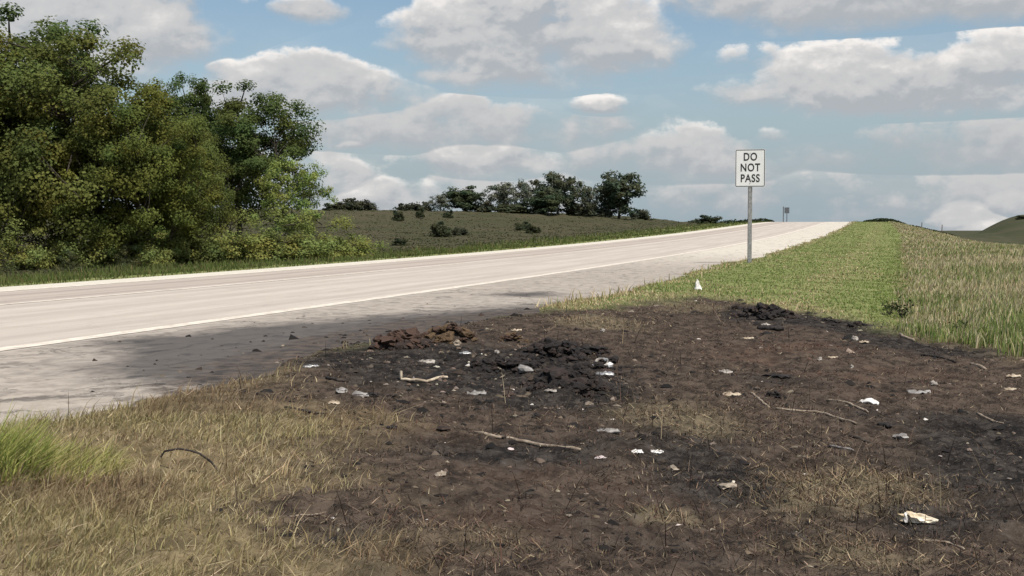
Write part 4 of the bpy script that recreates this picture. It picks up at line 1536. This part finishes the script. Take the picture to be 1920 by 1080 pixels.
stick('stick', [(888, 815), (985, 828), (1088, 848)], 8, 'pale_wood', 'long straight pale stick in the middle foreground')
stick('stick', [(940, 824), (990, 826), (1045, 836)], 7, 'black_wood', 'black charred stick lying against the long straight pale stick')  # black piece stands in for the shadow the pale stick casts
stick('strip', [(1455, 766), (1530, 774), (1605, 797)], 5, 'pale_wood', 'long thin curved tan strip in the right middle of the burn', 'strip')
stick('strip', [(1550, 752), (1590, 758), (1628, 775)], 5, 'pale_wood', 'shorter curved tan strip just left of the white curved shard', 'strip')
stick('strip', [(1408, 739), (1425, 750), (1442, 766)], 5, 'pale_wood', 'short slanting tan strip left of the long thin curved strip', 'strip')
stick('stick', [(535, 768), (575, 770), (618, 776)], 6, 'black_wood', 'black stick at the left edge of the burn')
stick('stick', [(612, 709), (632, 713), (655, 716)], 6, 'black_wood', 'short black stick near the shoulder, left of the white bent strip')
stick('stick', [(1832, 778), (1880, 794)], 5, 'pale_wood', 'short pale stick near the right edge of the picture')
stick('stick', [(1686, 627), (1716, 640)], 6, 'pale_wood', 'pale stick at the upper right edge of the burn below the weeds')
stick('stick', [(1728, 668), (1760, 672), (1792, 682)], 5, 'black_wood', 'thin dark stick right of the upper right pale stick')
stick('stick', [(1594, 817), (1612, 824), (1632, 832)], 6, 'black_wood', 'short black stick below the long thin curved strip')
stick('stick', [(1720, 1014), (1772, 1018), (1810, 1032)], 5, 'pale_wood', 'thin pale stick below the cream coloured scrap')
stick('stick', [(1820, 682), (1848, 695)], 6, 'pale_wood', 'short tan stick high on the right side of the burn')
stick('stick', [(1610, 610), (1655, 614)], 6, 'black_wood', 'black stick on the low char ridge at the far edge')
stick('stick', [(1160, 688), (1185, 690), (1205, 687)], 5, 'black_wood', 'black rod sticking out right of the pale metal ring')
stick('strip', [(1555, 838), (1600, 846)], 5, 'grey_scrap', 'grey strip low in the right half of the burn', 'strip')
stick('stick', [(610, 960), (565, 965), (500, 972)], 4, 'pale_wood', 'thin straw-like pale stick in the left foreground grass')

# bent white strip with one end turned up
p0, p1, p2 = at(752, 714), at(800, 718), at(838, 713)
V = []
e_ = p0.copy()
e_[2] += size_m(16, p0)
path = np.array([e_ + (p0 - e_) * k / 4 for k in range(4)] + [p0 + (p1 - p0) * k / 5 for k in range(5)] + [p1 + (p2 - p1) * k / 4 for k in range(5)])
path[:, 2] += 0.012
path[4:, 2] += np.array([0, .004, .0, .008, .004, .0, .006, .016, .02, .012])
o0 = p1.copy()
V, Q = tube_np(path - o0, np.full(len(path), size_m(6, p1) / 2), 6)
bs = np_mesh('bent_strip', V, [Q], MAT['cream_scrap'], smooth=True)
bs.location = o0
tag(bs, 'pale bent strip with an upturned end among the debris near the shoulder', 'strip')


def shard(name, px, py, w, d, mat, label, cat='scrap', curl=0.35, tilt=0.15, rz=0.0, seed=0, thick=0.10, group='pale scraps on the burnt ground'):
    """an uneven bent plate with real thickness"""
    p = at(px, py)
    L, D = size_m(w, p), size_m(d, p) * 1.6
    q = random.Random(int(px * 7 + py) + seed)
    nx, ny = 8, 4
    top = []
    for i in range(nx + 1):
        for j in range(ny + 1):
            u, v = i / nx * 2 - 1, j / ny * 2 - 1
            edge = 1 - 0.75 * abs(u) ** 2 * q.uniform(0.3, 1.2)
            x = L / 2 * u * (1 + q.uniform(-.06, .06))
            y = D / 2 * v * edge * q.uniform(0.82, 1.1)
            z = curl * L * 0.22 * (1 - u * u) + tilt * D * (v + 1) * 0.5 + q.uniform(-1, 1) * 0.085 * L + 0.004
            top.append((x, y, max(z, 0.004)))
    top = np.array(top)
    bot = top.copy()
    bot[:, 2] -= max(0.006, thick * L)
    n = len(top)
    V = np.concatenate([top, bot])
    F_ = []
    for i in range(nx):
        for j in range(ny):
            a = i * (ny + 1) + j
            F_.append((a, a + ny + 1, a + ny + 2, a + 1))
            F_.append((n + a, n + a + 1, n + a + ny + 2, n + a + ny + 1))
    rim = [i * (ny + 1) for i in range(nx + 1)] + [nx * (ny + 1) + j for j in range(1, ny + 1)] + [i * (ny + 1) + ny for i in range(nx - 1, -1, -1)] + [j for j in range(ny - 1, 0, -1)]
    for k in range(len(rim)):
        a, b = rim[k], rim[(k + 1) % len(rim)]
        F_.append((a, n + a, n + b, b))
    o = np_mesh(name, V, [np.array(F_)], MAT[mat])
    o.location = p
    o.rotation_euler = (0, 0, rz)
    return tag(o, label, cat, group)


def chunk(name, px, py, w, h, mat, label, cat='scrap', seed=0, group='pale scraps on the burnt ground', deep=0.8, jag=0.38):
    p = at(px, py)
    bm = lump_mesh(int(px + py * 3) + seed, 2, jag)
    L, H_ = size_m(w, p) / 2, size_m(h, p) / 1.5
    for v in bm.verts:
        v.co = Vector((v.co.x * L, v.co.y * L * deep, (v.co.z + 0.42) * H_))
    o = bm_obj(name, bm, MAT[mat])
    o.location = p
    return tag(o, label, cat, group)


shard('curved_shard', 1629, 757, 34, 11, 'white_scrap', 'bright white curved shard right of the tan strips', curl=0.5, rz=-0.35)
shard('scrap', 1195, 849, 22, 10, 'white_scrap', 'white crumpled scrap, left one of the two in the middle foreground', curl=0.4, rz=0.3, seed=2)
shard('scrap', 1232, 849, 24, 8, 'white_scrap', 'white crumpled scrap, right one of the two in the middle foreground', curl=0.3, rz=-0.3, seed=3)
chunk('scrap', 1262, 882, 24, 9, 'tan_stone', 'pale rubble scrap below the two white scraps')
chunk('scrap', 1361, 914, 34, 9, 'tan_stone', 'flat tan chunk in the black patch of the right foreground', 'stone')
shard('scrap', 1436, 610, 18, 7, 'ash_scrap', 'white scrap lying on the dark plate below the sign', curl=0.3, seed=4)
shard('dark_plate', 1444, 615, 46, 12, 'char', 'black bent plate below the charred heap near the sign', 'plate', curl=0.12)
shard('scrap', 1403, 635, 20, 5, 'cream_scrap', 'small cream strip left below the black bent plate', curl=0.1)
chunk('scrap', 1603, 638, 14, 8, 'ash_scrap', 'white lump high in the right part of the burn')
shard('scrap', 1620, 642, 18, 5, 'cream_scrap', 'cream sliver beside the high white lump', curl=0.2)
chunk('scrap', 1537, 676, 9, 6, 'ash_scrap', 'small white pebble-like scrap right of the burn centre')
shard('scrap', 1562, 671, 18, 5, 'cream_scrap', 'cream sliver right of the small white pebble-like scrap', curl=0.15)
chunk('scrap', 1597, 690, 8, 6, 'ash_scrap', 'tiny white scrap below the cream sliver')
chunk('scrap', 1750, 721, 12, 7, 'ash_scrap', 'white scrap at the right above the pale slab')
shard('slab', 1722, 737, 42, 10, 'grey_scrap', 'grey flat slab right of the burn centre below the white scrap', 'slab', curl=0.08, thick=0.06)
shard('scrap', 1360, 699, 26, 9, 'ash_scrap', 'white forked scrap at the end of the dark band in the centre', curl=0.35, rz=-0.4)
shard('scrap', 1372, 741, 34, 6, 'cream_scrap', 'narrow cream scrap left of the row of small black lumps', curl=0.2, rz=0.1)
shard('scrap', 1134, 703, 34, 10, 'grey_metal', 'pale grey bent metal piece in front of the ring', curl=0.25, rz=-0.2)
shard('scrap', 1032, 734, 24, 8, 'ash_scrap', 'white scrap at the foot of the biggest black heap', curl=0.25)
chunk('scrap', 985, 698, 34, 14, 'grey_scrap', 'grey crumpled metal left of the biggest black heap')
shard('slab', 893, 740, 36, 14, 'grey_scrap', 'grey slab left in front of the biggest black heap', 'slab', curl=0.1, rz=0.3, thick=0.06)
shard('scrap', 800, 680, 30, 8, 'ash_scrap', 'white scrap on the sooty shoulder above the bent strip', curl=0.25)
shard('scrap', 583, 688, 30, 8, 'grey_metal', 'pale flat scrap alone on the sooty shoulder', curl=0.15, rz=0.5)
chunk('stone', 856, 647, 16, 10, 'tan_stone', 'pale round stone behind the debris near the ochre heap', 'stone')
chunk('scrap', 1110, 657, 12, 8, 'ash_scrap', 'small white scrap on the long dark brown heap')
chunk('scrap', 1062, 661, 10, 6, 'ash_scrap', 'small white flake left of centre on the long dark heap')
chunk('scrap', 945, 684, 10, 6, 'ash_scrap', 'small white flake between the heaps in the debris centre')
shard('scrap', 872, 663, 22, 6, 'grey_metal', 'grey sliver right of the sooty shoulder', curl=0.2)
chunk('scrap', 932, 663, 9, 7, 'ash_scrap', 'white flake below the small reddish heap')
shard('scrap', 626, 757, 22, 8, 'cream_scrap', 'cream scrap at the left edge of the burn above the black stick', curl=0.3)
shard('scrap', 968, 620, 20, 5, 'cream_scrap', 'cream flake on the small reddish heap', curl=0.3)
shard('scrap', 1898, 731, 26, 5, 'cream_scrap', 'pale sliver at the right edge of the picture, lower of two', curl=0.15)
shard('scrap', 1900, 706, 26, 5, 'cream_scrap', 'pale sliver at the right edge of the picture, upper of two', curl=0.15)
shard('slab', 1142, 810, 44, 8, 'grey_scrap', 'thin grey slab casting a dark shadow above the two white scraps', 'slab', curl=0.12, thick=0.07)
chunk('scrap', 1130, 622, 9, 6, 'ash_scrap', 'white dot of litter at the edge of the singed grass')
chunk('stone', 825, 893, 22, 9, 'tan_stone', 'pale stone in the left foreground of the burn', 'stone')
chunk('scrap', 830, 806, 22, 8, 'char_brown', 'brown charred chunk left of the long pale stick', 'chunk', group='charred chunks on the burnt ground')
chunk('scrap', 1005, 783, 18, 9, 'char', 'black chunk above the long pale stick', 'chunk', group='charred chunks on the burnt ground')
chunk('scrap', 735, 803, 20, 6, 'char', 'black flat chunk left of the brown charred chunk', 'chunk', group='charred chunks on the burnt ground')
chunk('scrap', 700, 742, 22, 7, 'char', 'black chunk below the left end of the bent strip', 'chunk', group='charred chunks on the burnt ground')
chunk('scrap', 640, 735, 26, 8, 'grey_scrap', 'grey crumpled chunk at the left of the debris near the shoulder', 'chunk', group='charred chunks on the burnt ground')
chunk('scrap', 676, 742, 30, 8, 'grey_scrap', 'grey flat chunk right of the grey crumpled chunk near the shoulder', 'chunk', group='charred chunks on the burnt ground')
chunk('scrap', 1460, 708, 40, 8, 'char', 'flat black chunk on the dark band right of the forked white scrap', 'chunk', group='charred chunks on the burnt ground')
chunk('scrap', 1660, 800, 22, 8, 'char', 'black chunk right of the long thin curved strip', 'chunk', group='charred chunks on the burnt ground')
chunk('scrap', 1690, 822, 30, 9, 'grey_scrap', 'grey rubble chunk right of the short black stick', 'chunk', group='charred chunks on the burnt ground')

# burnt cream piece in the right foreground: a crumpled shell with a scorched rim
p = at(1722, 978)
cs = empty('crumpled_scrap', p, -0.15)
L = size_m(54, p)
bm = lump_mesh(77, 3, 0.22)
for v in bm.verts:
    v.co = Vector((v.co.x * L / 2, v.co.y * L * 0.22, (v.co.z + 0.42) * L * 0.17 * (1.25 - 0.4 * v.co.x)))
bm_obj('shell', bm, MAT['pale_shell'], cs)
bm = lump_mesh(78, 2, 0.3)
for v in bm.verts:
    v.co = Vector((v.co.x * L * 0.14 - L * 0.40, v.co.y * L * 0.16, (v.co.z + 0.42) * L * 0.20))
bm_obj('torn_end', bm, MAT['white_scrap'], cs)
V, Q = tube_np(np.array([(-L * .35, L * .17, L * .17), (-L * .1, L * .20, L * .185), (L * .2, L * .19, L * .14), (L * .44, L * .10, L * .08)]), np.full(4, L * 0.035), 6)
np_mesh('scorched_rim', V, [Q], MAT['char_brown'], smooth=True, parent=cs)
tag(cs, 'cream coloured crumpled scrap with a scorched rim in the right foreground', 'scrap')

# pale metal ring on the char
p = at(1128, 688)
rg = empty('metal_ring', p)
L = size_m(25, p)
th = np.linspace(0, 2 * np.pi, 19)
pth = np.stack([np.cos(th) * L * 0.42, np.sin(th) * L * 0.22 - 0.0, np.sin(th) * L * 0.26 + L * 0.34], -1)
V, Q = tube_np(pth, np.full(19, L * 0.11) * (1 + 0.2 * np.sin(th * 3)), 8)
np_mesh('rim', V, [Q], MAT['ash_scrap'], smooth=True, parent=rg)
for k, (dx, dz, s_) in enumerate(((-0.55, 0.08, 0.22), (0.62, 0.1, 0.26), (0.35, 0.55, 0.16))):
    bm = lump_mesh(80 + k, 1, 0.4)
    for v in bm.verts:
        v.co = Vector(((v.co.x * s_ + dx) * L, (v.co.y * s_ * 0.7 - 0.1) * L, (max(v.co.z, -0.4) * s_ + dz) * L))
    bm_obj('lug', bm, MAT['grey_metal'], rg)
tag(rg, 'pale burnt metal ring standing in the black char', 'ring')

# white crumpled bag at the grass edge
p = at(1309, 543)
L = size_m(18, p)
bm = lump_mesh(91, 3, 0.30)
for v in bm.verts:
    z = (v.co.z + 0.42) / 1.5
    k = 1.0 - 0.65 * max(0.0, z) ** 0.8
    v.co = Vector((v.co.x * L * 0.42 * k - 0.10 * L * z, v.co.y * L * 0.35 * k, z * L * 1.05))
bagp = bm_obj('litter_bag', bm, MAT['white_scrap'])
bagp.location = p
tag(bagp, 'white crumpled litter bag standing at the grass edge left of the sign', 'litter')


# loose chips too small to tell apart
def chips():
    x, y, r = scatter(26000, 5, 24, -20, 28)
    s, t = to_st(x, y)
    b = burn_at(x, y)
    ash = np.clip(spots(ASH, x, y), 0, 1.2)
    core = Spot(960, 690, 260, 60)(x, y)
    so = np.clip(spots(SOOT, x, y), 0, 1)
    dens = 0.13 * (b > 0.5) + 0.22 * ash * (b > 0.4) + 0.55 * core + 0.05 * so * ((t > 0.6) & (t < ROAD_R))
    k = (rng.random(len(x)) < dens) & (t > 0.5)
    x, y, r, core = x[k], y[k], r[k], core[k]
    n = len(x)
    z = surface_z(x, y)
    sz = np.exp(rng.normal(math.log(0.010), 0.5, n)) * (0.6 + r / 14) * (1 + 0.3 * core)
    base = np.array([(1, 0, 0), (-.5, .87, 0), (-.5, -.87, 0), (.3, .2, .8), (-.4, 0, .6)], float)
    a = rng.uniform(0, 6.28, n)
    j = rng.uniform(0.6, 1.4, (n, 5, 3))
    B = base[None] * j
    el = rng.uniform(0.6, 2.4, n)
    X = B[:, :, 0] * el[:, None]
    Yv = B[:, :, 1]
    V = np.stack([(X * np.cos(a)[:, None] - Yv * np.sin(a)[:, None]), (X * np.sin(a)[:, None] + Yv * np.cos(a)[:, None]), B[:, :, 2] * 0.75 - 0.06], -1) * sz[:, None, None]
    V += np.stack([x, y, z], -1)[:, None, :]
    fc = np.array([(0, 1, 3), (1, 4, 3), (1, 2, 4), (2, 0, 3), (2, 3, 4)])
    Fc = (np.arange(n)[:, None, None] * 5 + fc[None]).reshape(-1, 3)
    c = pick(n, [(0.016, 0.014, 0.013), (0.05, 0.037, 0.029), (0.13, 0.10, 0.075), (0.24, 0.20, 0.155), (0.55, 0.50, 0.44)], [6.5, 3.6, 2.0, 0.9, 0.14])
    o = np_mesh('charred_chips', V.reshape(-1, 3), [Fc], MAT['dead'], cols=np.repeat(c, 5, axis=0))
    tag(o, 'small charred chips, crumbs and flakes strewn over the burnt ground', 'debris', kind='stuff')


chips()


# ------------------------------------------------------------------ single plants
def clump(name, px, py, n, hpx, wpx, cols, wts, lean_mu, label, cat):
    p = at(px, py)
    Hm, Wm = size_m(hpx, p), size_m(wpx, p) / 2
    a, rr = rng.uniform(0, 6.28, n), np.sqrt(rng.random(n))
    x, y = p[0] + Wm * rr * np.cos(a), p[1] + Wm * 1.2 * rr * np.sin(a)
    P = with_z(x, y)
    c = pick(n, cols, wts)
    hh = Hm * rng.uniform(0.5, 1.15, n) * (1.1 - 0.45 * rr)
    ln = np.clip(rng.normal(lean_mu, 0.2, n), 0.05, 0.95)
    P = P - p
    o = blades(name, P, hh, np.full(n, 0.0065), rng.normal(0.1, 0.7, n), ln, c * 0.7, c, MAT['blade'], curve=0.28)
    o.location = p
    return tag(o, label, cat)


clump('grass_clump', 2, 905, 1500, 140, 150, [(0.29, 0.34, 0.085), (0.40, 0.42, 0.13), (0.52, 0.48, 0.20), (0.20, 0.26, 0.065)], [3, 3, 3, 1.2], 0.55,
      'bright green grass clump leaning right at the left edge of the picture', 'grass clump')
clump('grass_clump', 105, 900, 1300, 95, 220, [(0.55, 0.48, 0.22), (0.42, 0.39, 0.15), (0.28, 0.30, 0.09)], [3, 3, 2], 0.78,
      'yellow green grass clump bending right beside the bright green one', 'grass clump')


def weed(px, py, hpx, label, seed):
    p = at(px, py)
    q = np.random.default_rng(seed)
    Hm = size_m(hpx, p)
    w = empty('weed', p)
    parts, LV = [], []
    for k in range(6):
        a = q.uniform(0, 6.28)
        tip = np.array([math.cos(a) * Hm * 0.45, math.sin(a) * Hm * 0.45, Hm * q.uniform(0.6, 1.0)])
        u = np.linspace(0, 1, 5)[:, None]
        pth = u * tip * np.array([1, 1, 1]) + np.array([0, 0, -0.02])
        pth[:, 2] = pth[:, 2] ** 1.0
        parts.append(tube_np(pth, 0.006 * (1 - 0.7 * u[:, 0]) + 0.001, 4))
        for j in range(16):
            c = tip * q.uniform(0.3, 1.0) + q.normal(0, 0.03, 3)
            n_ = unit(q.normal(size=3) + np.array([0, 0, 0.8]))
            t_ = unit(np.cross(n_, q.normal(size=3)))
            b_ = np.cross(n_, t_)
            l_ = Hm * 0.20 * q.uniform(0.6, 1.2)
            LV.append([c - t_ * l_ / 2, c + b_ * l_ * .3, c + t_ * l_ / 2, c - b_ * l_ * .3])
    tv, tq = join_np(parts)
    np_mesh('stems', tv, [tq], MAT['bark'], parent=w)
    LV = np.array(LV).reshape(-1, 3)
    np_mesh('foliage', LV, [np.arange(len(LV)).reshape(-1, 4)], MAT['leaf'], cols=np.repeat(np.array([[0.045, 0.062, 0.024]]) * q.uniform(0.6, 1.4, (len(LV) // 4, 1)), 4, axis=0), parent=w)
    return tag(w, label, 'weed', 'weeds at the far edge of the burn')


weed(1693, 596, 36, 'dark leafy weed at the foot of the mown strip, right of the pair', 5)
weed(1668, 590, 26, 'dark leafy weed at the foot of the mown strip, left of the pair', 6)
weed(1800, 628, 30, 'dark weed in front of the tall grass at the right', 8)

# arched burnt stem in the left grass
p = at(350, 892)
k = size_m(1, p)
pth = np.array([(-47, 0, 34), (-40, 0, 45), (-14, 0, 50), (6, 2, 46), (24, 4, 40), (44, 6, 24), (56, 6, 8), (60, 6, -4)], float) * k
V, Q = tube_np(pth, np.array([2.2, 2.6, 2.6, 2.2, 2.6, 2.6, 2.4, 2.0]) * k * 0.8, 6)
ar = np_mesh('burnt_stem', V, [Q], MAT['black_wood'], smooth=True)
ar.location = p
tag(ar, 'arched black burnt stem standing in the dry grass at the left', 'stem')
